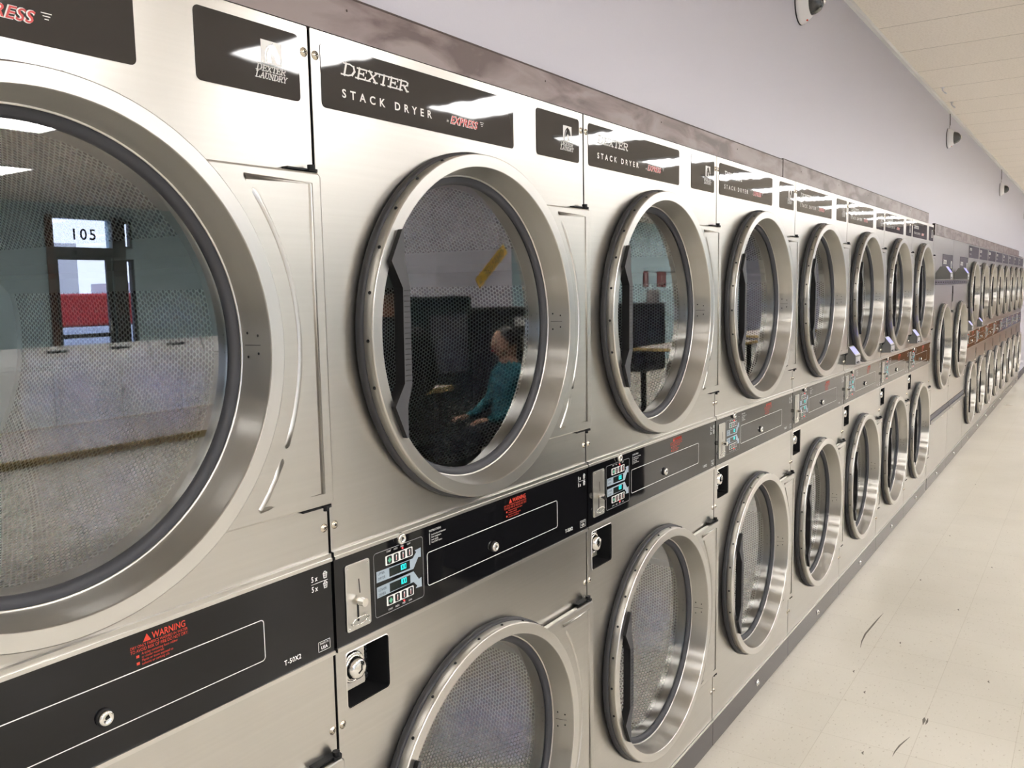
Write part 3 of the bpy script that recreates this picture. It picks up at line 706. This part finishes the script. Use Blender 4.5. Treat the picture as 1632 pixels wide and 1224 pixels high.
def coin_box(t, x0, z0, x1, z1):
    g = G(); y1 = .055
    c = rrect(x0, z0, x1, z1, .007, 4)
    g.lathe([], STEEL, 1) if False else None
    n = len(c)
    for i in range(n):
        (a, b), (p, q) = c[i], c[(i+1) % n]; g.face([(a, -.0012, b), (a, y1, b), (p, y1, q), (p, -.0012, q)], BLACKP)
        o = 1.035; cx, cz = (x0+x1)/2, (z0+z1)/2
        g.face([(cx+(a-cx)*o, .0, cz+(b-cz)*o), (a, -.0014, b), (p, -.0014, q), (cx+(p-cx)*o, .0, cz+(q-cz)*o)], TRIMS, smooth=True)
    b_ = g.build('coin_box_recess', t)
    g = G(); g.box(x0+.001, x0+(x1-x0)*.60, .020, .054, z0+(z1-z0)*.20, z1-.0005, ALU); 
    for z in (z0+.037, z1-.006): g.ball((x0+.054, .019, z), .0042, CHROME, 10, 6)
    g.build('vault_door', b_)
    g = G(); c = (x0+.027, (z0+z1)/2+.014)
    g.lathe([(.0290, .020), (.0290, .012), (.0265, .008), (.0235, .0075), (.0225, .010), (.0200, .004), (.0180, -.004), (.0140, -.0065), (.0001, -.0070)], CHROME, 28, c=c)
    g.stroke([(c[0]-.003, c[1]-.006), (c[0]+.004, c[1]-.002), (c[0]+.004, c[1]+.005)], .0024, -.0075, BLACKP)
    g.build('vault_lock', b_)
PAY = {}
def card_reader(t, x, z, big=False):
    """small payment terminal with a sloping lit screen, fixed to the sheet"""
    g = G()
    if big: P = [(0, 1.629), (0, 1.676), (-.030, 1.7245), (-.068, 1.7255), (-.103, 1.6726), (-.103, 1.6285)]; P = [(a, b-1.6285) for a, b in P]; wd = .12
    else: P = [(0, 0), (0, .060), (-.006, .0915), (-.013, .092), (-.0465, .0475), (-.0475, .0025)]; wd = .105
    g.prism([(a-.0015, b+z) for a, b in P], x, x+wd, CASEG)
    pr = P[3:5]
    c = g.build('card_reader', t)
    def along(t0, t1, x0, x1, e, mat, nm):
        (ya, za), (yb, zb) = pr; d = Vector((0, yb-ya, zb-za)); n = Vector((0, d.z, -d.y)).normalized()
        if n.y > 0: n = -n
        q = []
        for tt, xx in ((t0, x0), (t1, x0), (t1, x1), (t0, x1)): q.append(Vector((xx, ya-.0015+d.y*tt, za+z+d.z*tt))+n*e)
        gg = G(); gg.face(q, mat)
        for i in range(4): gg.face([q[i]-n*e, q[(i+1) % 4]-n*e, q[(i+1) % 4], q[i]], mat)
        return gg
    k = along(0, 1, x+.002, x+wd-.002, .0012, CASEW, ''); k.build('bezel', c)
    k = along(.14, .82, x+.012, x+wd-.02, .0022, BLUESC, ''); k.build('screen', c)
    g = G(); ys = P[5][0]-.0015
    g.box(x+.004, x+wd-.004, ys-.0012, ys, z+.006, z+.040 if not big else z+.038, CASEW); g.box(x+.030, x+.070, ys-.0020, ys-.0008, z+.026, z+.034, ALU); g.box(x+.020, x+.060, ys-.005, ys-.001, z+.010, z+.016, BLACKP)
    g.build('card_slot', c)
def seam_screws(t, W_, zs):
    for z in zs:
        for x in (.0125, W_-.0115):
            g = G(); screw_geo(g, x, z); g.build('screw', t)
def stack_dryer():
    t = thing('stack_dryer', '', 'tumble dryer')
    holes = [(circ(DC, ZU, .326), (DC, ZU)), (circ(DC, ZL, .326), (DC, ZL)), (rrect(.0265, .884, .1335, .9845, .007, 4), (.08, .93))]
    holes = [(h, (c[1],)) for h, c in holes]
    cabinet(t, W, ZT, holes, [(1.1735, ZT), (KT+.002, .9962)])
    front_plaques(t, .0232, .5735, .6645, .8535, 1.9095, 2.0115)
    control_panel(t, W, 1.0032, 1.1609)
    coin_box(t, .0265, .884, .1335, .9845)
    d1 = ring_door(); d1.parent = t; d1.location = (DC, 0, ZU); d2 = copy_tree(d1, t); d2.location = (DC, 0, ZL)
    a = drum_mesh().build('drum', t, (DC, 0, ZU)); b = a.copy(); COL.objects.link(b); b.location = (DC, 0, ZL); b.parent = t
    seam_screws(t, W, (1.9880, 1.2190, .862, .205))
    g = G(); g.box(.0015, W-.0015, -.003, .004, .004, KT-.004, KICK); g.box(.0015, W-.0015, -.006, .004, KT-.004, KT+.0005, TRIMS); kp = g.build('kick_plate', t)
    g = G(); screw_geo(g, .476, .044, .009, CHROME, False); g.lathe([(.0135, -.003), (.0135, -.005), (.009, -.0062)], CHROME, 16, c=(.476, .044)); g.lathe([(.009, -.0062), (.006, -.010), (.0001, -.011)], CHROME, 16, c=(.476, .044)); g.build('bolt', kp)
    return t
SD = stack_dryer()
sdl = ['tall steel stack dryer cut off by the left edge of the picture',
       'tall steel stack dryer reflecting a yellow sign in its whole upper door',
       'tall steel stack dryer third from left, restroom signs reflected in its upper glass',
       'tall steel stack dryer fourth from left, just before the joint in the trim board',
       'tall steel stack dryer fifth from left, last one without a card reader',
       'tall steel stack dryer sixth from left, first with a blue-screened card reader',
       'tall steel stack dryer seventh from left, middle of three with card readers',
       'tall steel stack dryer eighth from left, last before the lower single dryers']
sds = [SD]+[copy_tree(SD) for i in range(7)]
for i, o in enumerate(sds):
    o.location = ((i-1)*W, 0, 0); o['label'] = sdl[i]; o['group'] = 'tall stainless stack dryers along the wall'
    if i >= 5: card_reader(o, .032, 1.200)

# ------------------------------------------------------------------ two lower single machines
XS = 6.185; WS = 1.0; ZS = 1.960
def single():
    t = thing('single_dryer', '', 'tumble dryer')
    dc = (.515, 1.090)
    cabinet(t, WS, ZS, [(circ(dc[0], dc[1], .326), (dc[1],)), (rrect(.022, 1.44, .085, 1.575, .004, 3), (1.50,)), ], [(KT+.002, .518), (.580, 1.588), (1.622, ZS)])
    g = G(); plate(g, rrect(.42, 1.63, .978, 1.829, .006), [], -.0012, -.0002, PLAQUE); pl = g.build('name_plate', t)
    g = G(); dexter(g, .46, 1.755, .026, .17, -.0014, WHITE); text(g, 'EXPRESS', .46, 1.69, .018, -.0014, WHITE, shear=.3, sx=.8); g.build('lettering', pl)
    g = G(); horse_logo(g, .88, 1.72, .05, .06, -.0014); g.build('logo', pl)
    g = G(); g.box(.004, WS-.004, -.012, .002, 1.590, 1.620, KICK); 
    for i in range(8): g.ball((.07+i*.12, -.012, 1.605), .005, BLACKP, 8, 6)
    g.build('ledge', t)
    g = G(); g.box(.022, .085, .05, .052, 1.44, 1.575, BLACKP); g.build('coin_recess', t)
    card_reader(t, .09, 1.6285, True)
    d = ring_door(); d.parent = t; d.location = (dc[0], 0, dc[1])
    drum_mesh().build('drum', t, (dc[0], 0, dc[1]))
    g = G(); g.box(.004, WS-.004, -.018, .002, .520, .546, KICK); g.box(.004, WS-.004, -.006, .002, .546, .578, BASEB); g.build('slotted_bar', t)
    for x, z in ((.30, .49), (.72, .49), (.985, 1.20), (.985, .72)):
        g = G(); screw_geo(g, x, z, .007, CHROME, False); g.build('screw', t)
    g = G(); g.box(.0015, WS-.0015, -.003, .004, .004, KT-.004, KICK); g.box(.0015, WS-.0015, -.006, .004, KT-.004, KT+.0005, TRIMS); kp = g.build('kick_plate', t)
    g = G(); g.lathe([(.0135, -.003), (.0135, -.005), (.009, -.0062), (.006, -.010), (.0001, -.011)], CHROME, 16, c=(.5, .044)); g.build('bolt', kp)
    return t
s1 = single(); s2 = copy_tree(s1)
s1.location = (XS, 0, 0); s2.location = (XS+WS+.003, 0, 0)
for o, l in ((s1, 'lower stainless single-door dryer directly after the tall stack dryers'), (s2, 'lower stainless single-door dryer directly before the small stack dryers')):
    o['label'] = l; o['group'] = 'single-door dryers in the middle of the row'
g = G(); g.box(6.134, 6.183, -.0002, .3, 0, 1.955, STEEL); tag(g.build('filler_strip'), 'narrow steel filler strip between the last tall stack dryer and the first single dryer', 'filler strip')

# ------------------------------------------------------------------ smaller stack dryers at the far end
XM = 8.195; WM = .8375; zu2, zl2 = 1.490, .505
def small():
    t = thing('small_stack_dryer', '', 'tumble dryer'); sc = .900; dcx = .40
    cabinet(t, WM, ZS, [(circ(dcx, zu2, .326*sc), (zu2,)), (circ(dcx, zl2, .326*sc), (zl2,)), (rrect(.0265, .830, .095, .925, .005, 3), (.88,))], [(1.133, ZS), (KT+.002, .9545)])
    g = G(); plate(g, rrect(.018, 1.832, WM-.05, 1.945, .006), [], -.0012, -.0002, PLAQUE); pl = g.build('name_plate', t)
    g = G(); dexter(g, .06, 1.902, .020, .17, -.0014, WHITE); text(g, 'STACK DRYER', .06, 1.860, .0135, -.0014, WHITE, sx=.80, space=1.4); g.build('lettering', pl)
    control_panel(t, WM, .9620, 1.1197, False)
    g = G(); g.box(.0265, .095, .045, .047, .830, .925, BLACKP); g.build('coin_recess', t)
    d1 = ring_door(sc); d1.parent = t; d1.location = (dcx, 0, zu2); d2 = copy_tree(d1, t); d2.location = (dcx, 0, zl2)
    a = drum_mesh(.385, .259).build('drum', t, (dcx, 0, zu2)); b = a.copy(); COL.objects.link(b); b.location = (dcx, 0, zl2); b.parent = t
    seam_screws(t, WM, (1.20, .80))
    g = G(); g.box(.0015, WM-.0015, -.003, .004, .004, KT-.004, KICK); g.box(.0015, WM-.0015, -.006, .004, KT-.004, KT+.0005, TRIMS); kp = g.build('kick_plate', t)
    g = G(); g.lathe([(.0135, -.003), (.0135, -.005), (.009, -.0062), (.006, -.010), (.0001, -.011)], CHROME, 16, c=(.45, .044)); g.build('bolt', kp)
    return t
SM = small()
nm = ['small stack dryer nearest, directly after the single dryers, with a lit card reader', 'small stack dryer with a card reader, second of the far run']+['small stack dryer without a card reader, %s of the far run' % q for q in ('third', 'fourth', 'fifth', 'sixth', 'seventh')]+['small stack dryer at the very far end of the run']
sms = [SM]+[copy_tree(SM) for i in range(7)]
for i, o in enumerate(sms):
    o.location = (XM+i*WM, 0, 0); o['label'] = nm[i]
    o['group'] = 'small stack dryers at the far end'
    if i < 2: card_reader(o, .03, 1.140)

# ------------------------------------------------------------------ laminate boards above the machines
def board(x0, x1, z0, z1, label):
    g = G(); g.box(x0, x1, .002, WY-.0008, z0, z1-.003, BURL); g.box(x0, x1, .001, WY-.0008, z1-.003, z1, BURLD); g.box(x0, x0+.004, .001, WY-.0008, z0, z1, BURLD)
    x = x0+.25
    while x < x1: g.ball((x, .002, z0+.045), .0022, BURLD, 8, 6, (1, .5, 1)); x += .62
    tag(g.build('laminate_board'), label, 'trim board', 'mottled brown boards above the machines')
board(-1.4, 2.458, ZT+.002, 2.099, 'mottled brown laminate board above the four nearest stack dryers')
board(2.462, 5.90, ZT+.002, 2.103, 'mottled brown laminate board with a rounded far end above the farther tall dryers')
board(6.19, 14.05, ZS+.002, 2.046, 'long mottled brown laminate board above the single and small dryers')

# ------------------------------------------------------------------ security cameras
def dome(x, z, label, cable):
    t = thing('security_camera', label, 'security camera', (x, WY, z), 0, 'dome cameras on the lavender wall')
    g = G(); g.lathe([(.074, 0), (.0765, -.006), (.074, -.016), (.0535, -.044), (.047, -.047)], CAMW, 48); g.disc(.0745, -.0002, DARKIN, seg=32)
    g.lathe([(.0775, 0), (.0775, -.004), (.074, -.005)], BLACKP, 48)
    b = g.build('housing', t)
    g = G(); g.box(-.006, .006, -.033, -.028, -.066, -.056, REDP); mk = g.build('red_mark', b)
    g = G(); g.lathe([(.047, -.046), (.0455, -.058), (.040, -.072), (.031, -.084), (.018, -.0925), (.0001, -.096)], SMOKE, 40); g.build('dome', t)
    g = G(); g.lathe([(.012, -.0965), (.012, -.099), (.008, -.101), (.0001, -.101)], CHROME, 20); g.build('lens', t)
    if cable:
        g = G(); zz = CZ-.024-z; g.tube([(.012, -.010, .072), (.022, -.009, .095), (.048, -.008, zz*.55), (.046, -.008, zz*.75), (.030, -.008, zz)], .0030, CABLE, 6); g.build('cable', t)
dome(2.712, 2.745, 'white dome security camera nearest, high on the wall at the top edge of the picture', False)
dome(6.78, 2.745, 'white dome security camera in the middle of the wall, its cable rising to the ceiling', True)
dome(11.05, 2.702, 'white dome security camera farthest away, small near the right edge, on a thin cable', True)
dome(14.98, 2.645, 'tiny white dome security camera cut by the right edge of the picture', False)
for i, (x, y) in enumerate(((5.86, -.065), (6.447, -.045))):
    g = G(); g.tube([(x, y, CZ-.001), (x, y, CZ-.02), (x+.008, y-.012, CZ-.036), (x, y-.024, CZ-.045), (x-.008, y-.014, CZ-.036)], .005, CAMW, 8)
    g.box(x-.012, x+.012, y-.012, y+.012, CZ-.004, CZ-.0005, CAMW)
    tag(g.build('ceiling_hook'), 'small white hook on the ceiling edge, %s of the two' % ('nearer' if i == 0 else 'farther'), 'hook', 'ceiling hooks')

# ------------------------------------------------------------------ the rest of the laundromat, seen in the door glass
t = thing('change_sign', 'yellow CHANGE sign with an arrow, tilted on the grey column', 'sign', (6.95, -4.592, 1.88))
g = G(); rt = R(36)
def rot(p): return (p[0]*cos(rt)-p[1]*sin(rt), p[0]*sin(rt)+p[1]*cos(rt))
q = [rot(p) for p in ((-.34, -.062), (.34, -.062), (.34, .062), (-.34, .062))]
g.slab(q, -.006, .004, YEL); pn = g.build('sign_card', t)
g = G(); 
text(g, 'CHANGE', .0, .0, .088, 0, BLACKP, fit=.45, off=.0015, align='CENTER')
V = [(-(a-.06), b-.042) for a, _, b in g.v]; g.v = [(rot(p)[0], .0055, rot(p)[1]) for p in [(x, z) for x, z in V]]
g2 = G(); 
for a, b in (((-.24, .035), (-.30, -.03)), ((-.30, -.03), (-.255, -.028)), ((-.30, -.03), (-.297, .01))): g.stroke([rot(a), rot(b)], .011, .0055, BLACKP)
g.build('lettering', pn)
t = thing('change_machine', 'black coin change machine standing against the grey column', 'change machine', (6.66, -4.27, 0))
g = G(); g.box(-.36, .36, -.3, .3, .0, 1.42, BLACKP, .01); b = g.build('cabinet', t)
G().box(-.2, .1, .3, .305, 1.22, 1.32, GREYP).build('label_strip', b); g = G(); text(g, 'CHANGE', .10, 1.25, .05, .3065, WHITE, mirror=True, sx=.8); g.build('lettering', b)
g = G(); g.box(-.08, .08, .3, .32, .95, 1.12, ALU); g.box(-.05, .05, .32, .322, 1.02, 1.035, BLACKP); g.build('bill_slot', b)
def washer(x, y, label, rz=0):
    t = thing('washer', label, 'washing machine', (x, y, 0), rz, 'white top-loading washers')
    g = G(); g.box(-.34, .34, -.34, .34, .02, .92, WASHW, .012); g.box(-.32, .32, -.32, .32, 0, .02, BLACKP); g.build('body', t)
    g = G(); g.box(-.26, .26, -.16, .30, .92, .935, WASHW, .004); g.build('lid', t)
    g = G(); g.prism([(-.34, .92), (-.34, 1.10), (-.28, 1.10), (-.20, .92)], -.34, .34, WASHW); p = g.build('control_hood', t)
    g = G(); g.box(-.12, .12, -.262, -.250, 1.02, 1.06, BLACKP); g.build('coin_slide', t)
for i in range(7): washer(3.0+i*.70, -7.6, 'white top-loading washer in the row before the street door, %s from the left end' % ['first', 'second', 'third', 'fourth', 'fifth', 'sixth', 'seventh'][i])
def table(x, y, label, L_=1.9, D_=.9):
    t = thing('folding_table', label, 'table', (x, y, 0), 0, 'laundry folding tables')
    g = G(); g.box(-L_/2, L_/2, -D_/2, D_/2, .83, .86, TABLET); tp = g.build('tabletop', t)
    g = G(); g.box(-L_/2-.012, L_/2+.012, D_/2, D_/2+.012, .825, .862, TABLEE); g.box(-L_/2-.012, L_/2+.012, -D_/2-.012, -D_/2, .825, .862, TABLEE); g.box(-L_/2-.012, -L_/2, -D_/2, D_/2, .825, .862, TABLEE); g.box(L_/2, L_/2+.012, -D_/2, D_/2, .825, .862, TABLEE); g.build('edge_band', tp)
    for sx in (-1, 1):
        for sy in (-1, 1): G().box(sx*(L_/2-.08)-.025, sx*(L_/2-.08)+.025, sy*(D_/2-.08)-.025, sy*(D_/2-.08)+.025, 0, .83, BLACKP).build('leg', t)
table(1.6, -3.45, 'long laundry folding table opposite the nearest dryers', 2.2, .9); table(3.75, -3.5, 'short laundry folding table beside the standing person', 1.1, .8); table(9.6, -3.2, 'laundry folding table in front of the change machine'); table(12.6, -3.2, 'laundry folding table farthest from the entrance')
t = thing('drink_machine', 'dark green-grey cabinet standing left of the grey column', 'vending machine', (4.85, -3.95, 0))
g = G(); g.box(-.33, .33, -.4, .4, 0, 1.56, LCD, .01); g.build('body', t); G().box(-.25, .25, .4, .41, .9, 1.4, SEAL).build('front_panel', t)
for i in range(4):
    t = thing('front_load_washer', 'grey front-loading washer by the blue wall, %s of four' % ['first', 'second', 'third', 'fourth'][i], 'washing machine', (9.9+i*.8, -8.4, 0), 0, 'front-loading washers')
    G().box(-.37, .37, -.4, .4, 0, 1.25, ALU, .01).build('body', t)
    g = G(); g.lathe([(.22, .0), (.22, .03), (.17, .035), (.15, .01)], CHROME, 32); g.disc(.15, .012, SMOKE); o = g.build('door', t, (0, .4, .62))
    G().box(-.34, .34, .4, .41, 1.02, 1.2, PANELB).build('control_panel', t)
def sign(x, z, w_, txt, label):
    t = thing('restroom_sign', label, 'sign', (x, -6.995, z)); g = G(); g.box(-w_/2, w_/2, -.004, .006, -.17, .17, MAROON); p = g.build('sign_board', t)
    g = G(); text(g, txt, 0, -.13, .055, .0075, WHITE, 'CENTER', mirror=True, sx=.8)
    g.box(-.02, .02, .006, .0075, .01, .08, WHITE); g.box(-.014, .014, .006, .0075, -.05, .01, WHITE)
    g.ball((0, .007, .105), .018, WHITE, 10, 6, (1, .1, 1)); g.build('lettering', p)
sign(15.95, 1.78, .24, 'MEN', 'maroon MEN restroom sign on the blue wall'); sign(16.75, 1.78, .46, 'WOMEN', 'maroon WOMEN restroom sign on the blue wall')
g = G(); g.box(16.0, 16.6, -6.999, -6.975, .95, 1.55, BOARDG); tag(g.build('notice_board'), 'grey notice board below the restroom signs', 'notice board')
g = G(); g.box(17.6, 18.5, -6.999, -6.96, 0, 2.1, ORANGEW); o = g.build('door_2'); o['kind'] = 'structure'
t = thing('vending_machine', 'dark vending cabinet by the restrooms', 'vending machine', (14.3, -6.4, 0))
g = G(); g.box(-.45, .45, -.4, .4, 0, 1.30, BLACKP, .01); g.build('body', t); G().box(-.3, .3, .4, .41, .5, 1.1, LCD).build('window', t)
t = thing('wooden_counter', 'brown wooden counter at the far end of the room', 'counter', (18.6, -1.9, 0))
G().box(-.4, .4, -1.5, 1.3, 0, 1.08, ORANGEW, .01).build('cabinet', t); G().box(-.44, .44, -1.54, 1.34, 1.08, 1.12, TABLET).build('countertop', t)
# people reflected in the glass
def skin_body(name, verts, edges, rad, mat, parent, loc=(0, 0, 0)):
    me = bpy.data.meshes.new(name); me.from_pydata(verts, edges, []); o = bpy.data.objects.new(name, me); COL.objects.link(o); o.parent = parent
    me.materials.append(mat)
    md = o.modifiers.new('s', 'SKIN'); 
    for i, v in enumerate(me.skin_vertices[0].data): v.radius = (rad[i], rad[i]); v.use_root = (i == 0)
    md.use_smooth_shade = True
    s = o.modifiers.new('u', 'SUBSURF'); s.levels = 2; s.render_levels = 2
    return o
def dress(o, legs, test, neck):
    me = bpy.data.meshes.new_from_object(o.evaluated_get(bpy.context.evaluated_depsgraph_get())); o.modifiers.clear(); o.data = me
    me.materials.append(legs); me.materials.append(SKIN)
    for p in me.polygons:
        p.use_smooth = True
        if test(p.center): p.material_index = 1
        if p.center.z > neck: p.material_index = 2
def person(loc, rz, label, cloth, s, pose):
    t = thing('person', label, 'person', loc, rz)
    K = lambda P: [(a*s, b*s, c*s) for a, b, c in P]
    if pose == 'sit':     # facing +x in its own frame; seat 0.45 high
        V = [(0, 0, .52), (0, 0, .68), (-.02, 0, .86), (-.02, 0, 1.0), (.0, 0, 1.09), (.01, 0, 1.17), (.03, 0, 1.27),
             (-.02, .17, .98), (.02, .23, .76), (.22, .17, .66), (.31, .14, .655), (-.02, -.17, .98), (.02, -.23, .76), (.22, -.17, .66), (.31, -.14, .655),
             (.05, .10, .51), (.42, .11, .50), (.43, .11, .08), (.55, .11, .045), (.05, -.10, .51), (.42, -.11, .50), (.43, -.11, .08), (.55, -.11, .045)]
        head = (.055, 0, 1.225); hands = [(.345, .14, .65), (.345, -.14, .65)]
    else:                 # standing, leaning forward over a table
        V = [(0, 0, .95), (.02, 0, 1.08), (.07, 0, 1.24), (.11, 0, 1.37), (.16, 0, 1.47), (.18, 0, 1.54), (.21, 0, 1.64),
             (.11, .19, 1.36), (.16, .25, 1.12), (.36, .20, 1.00), (.45, .17, .96), (.11, -.19, 1.36), (.16, -.25, 1.12), (.36, -.20, 1.00), (.45, -.17, .96),
             (.0, .10, .88), (.02, .11, .50), (.0, .11, .09), (.13, .12, .045), (.0, -.10, .88), (-.04, -.11, .50), (-.10, -.11, .09), (.03, -.12, .045)]
        head = (.235, 0, 1.60); hands = [(.485, .17, .95), (.485, -.17, .95)]
    E = [(0, 1), (1, 2), (2, 3), (3, 4), (4, 5), (5, 6), (3, 7), (7, 8), (8, 9), (9, 10), (3, 11), (11, 12), (12, 13), (13, 14), (0, 15), (15, 16), (16, 17), (17, 18), (0, 19), (19, 20), (20, 21), (21, 22)]
    Rr = [a*s for a in (.15, .14, .16, .12, .055, .085, .095, .065, .05, .038, .028, .065, .05, .038, .028, .09, .07, .045, .035, .09, .07, .045, .035)]
    b = skin_body('body', K(V), E, Rr, cloth, t)
    dress(b, BLKCL, (lambda c: c.z < .60*s and c.z+.5*c.x < .70*s or c.x > .1*s and c.z < .60*s) if pose == 'sit' else (lambda c: c.z < .92*s), 1.075*s if pose == 'sit' else 1.475*s)
    hx, hy, hz = head; B_ = lambda g, dx, dy, dz, r, m, sc=(1, 1, 1): g.ball(((hx+dx)*s, (hy+dy)*s, (hz+dz)*s), r*s, m, 16, 12, sc)
    g = G(); B_(g, 0, 0, 0, .098, SKIN, (.95, .80, 1.15)); B_(g, .097, 0, -.01, .016, SKIN, (1, .8, 1.4))
    for q in (-1, 1): B_(g, .005, q*.08, -.005, .02, SKIN, (.6, .4, 1.3)); B_(g, .087, q*.032, .015, .010, HAIR)
    g.box((hx+.088)*s, (hx+.096)*s, -.022*s, .022*s, (hz-.060)*s, (hz-.054)*s, REDX); g.build('head', b)
    g = G(); B_(g, -.030, 0, .028, .104, HAIR, (.92, .84, 1.06)); g.build('hair', t)
    for x, y, z in hands:
        sg = 1 if y > 0 else -1; g = G(); g.ball((x*s, y*s, z*s), .038*s, SKIN, 12, 8, (1.2, .95, .5))
        for k in range(4):
            yy = y+(-.024+.016*k); l = (.075, .088, .085, .068)[k]
            g.tube([((x+.03)*s, yy*s, z*s), ((x+.03+l*.55)*s, yy*s, (z-.004)*s), ((x+.03+l)*s, yy*s, (z-.026)*s)], [.0095*s, .0085*s, .0065*s], SKIN, 6)
        g.tube([(x*s, (y-sg*.03)*s, z*s), ((x+.035)*s, (y-sg*.055)*s, (z-.008)*s), ((x+.06)*s, (y-sg*.056)*s, (z-.018)*s)], [.011*s, .009*s, .007*s], SKIN, 6); g.build('hand', b)
    return t
def stool(loc, rz, label):
    t = thing('stool', label, 'stool', loc, rz)
    G().box(-.15, .15, -.15, .15, .335, .365, BLKCL, .01).build('seat', t)
    for sx in (-.12, .12):
        for sy in (-.12, .12): G().tube([(sx*1.15, sy*1.15, 0), (sx, sy, .335)], .012, ALU, 8).build('leg', t)
t = thing('added_dark_bench', 'added black bench that darkens the reflection in the control panels', 'bench', (3.45, -1.55, 0))  # bench added to give the black control film something dark to mirror
G().box(-.85, .85, -.55, 0, .36, .46, BLKCL, .02).build('seat', t); G().box(-.85, .85, .0, .07, .20, .72, BLKCL, .015).build('backrest', t)
G().box(-.80, .80, -.50, -.03, .06, .36, BLACKP).build('base', t)
for sx in (-.78, 0, .78):
    for sy in (-.48, -.02): G().box(sx-.02, sx+.02, sy-.02, sy+.02, 0, .062, ALU).build('foot', t)
person((2.30, -1.85, 0), R(-65), 'person in a black jacket leaning forward, back turned to the dryers', BLKCL, 1.0, 'stand')
stool((4.40, -2.62, 0), R(200), 'low black stool under the person in teal'); person((4.40, -2.62, .03), R(200), 'person with dark hair in a teal top, sitting on a stool', TEAL, .96, 'sit')

# ------------------------------------------------------------------ outside the windows
g = G(); g.box(-40, 60, -60, YB-.16, -.12, -.06, ASPH); struct(g, 'ground')
t = thing('delivery_truck', 'red and white truck parked outside the entrance', 'truck', (9.2, -19.5, -.06))
g = G(); g.box(-3.2, 2.0, -1.1, 1.1, 1.0, 1.75, TRUCKR, .04); g.box(-3.2, 2.0, -1.1, 1.1, .55, .98, TRUCKW, .03); g.build('cargo_box', t)
g = G(); g.prism([(-1, .5), (1, .5), (1, 2.0), (-1, 2.0)], 2.1, 3.6, TRUCKW); g.build('cab', t)
for x in (-2.2, 2.8):
    for y in (-1.0, 1.0): g = G(); g.lathe([(.0001, -.12), (.45, -.12), (.48, -.06), (.48, .06), (.45, .12), (.0001, .12)], TYRE, 24); g.build('wheel', t, (x, y, .48))
t = thing('bare_tree', 'bare winter tree beyond the parking lot', 'tree', (14, -30, -.06)); g = G()
def br(p, d, l, r, n):
    q = p+d*l; g.tube([p, (p+q)/2+Vector((random.uniform(-.05, .05)*l, 0, 0)), q], [r, r*.8, r*.6], BARK, 6)
    if n:
        for k in range(3): br(q, (d+Vector((random.uniform(-.8, .8), random.uniform(-.6, .6), random.uniform(-.1, .5)))).normalized(), l*.72, r*.55, n-1)
br(Vector((0, 0, 0)), Vector((0, 0, 1)), 2.2, .22, 5); g.build('trunk', t)
t = thing('white_building', 'pale building across the street', 'building', (6, -48, -.06)); g = G(); g.box(-14, 18, -4, 4, 0, 4.5, CREAMW); g.build('wall', t)
for i in range(5): G().box(-11+i*5.5, -8.6+i*5.5, 4, 4.05, 1.1, 2.8, LCD).build('window', t)
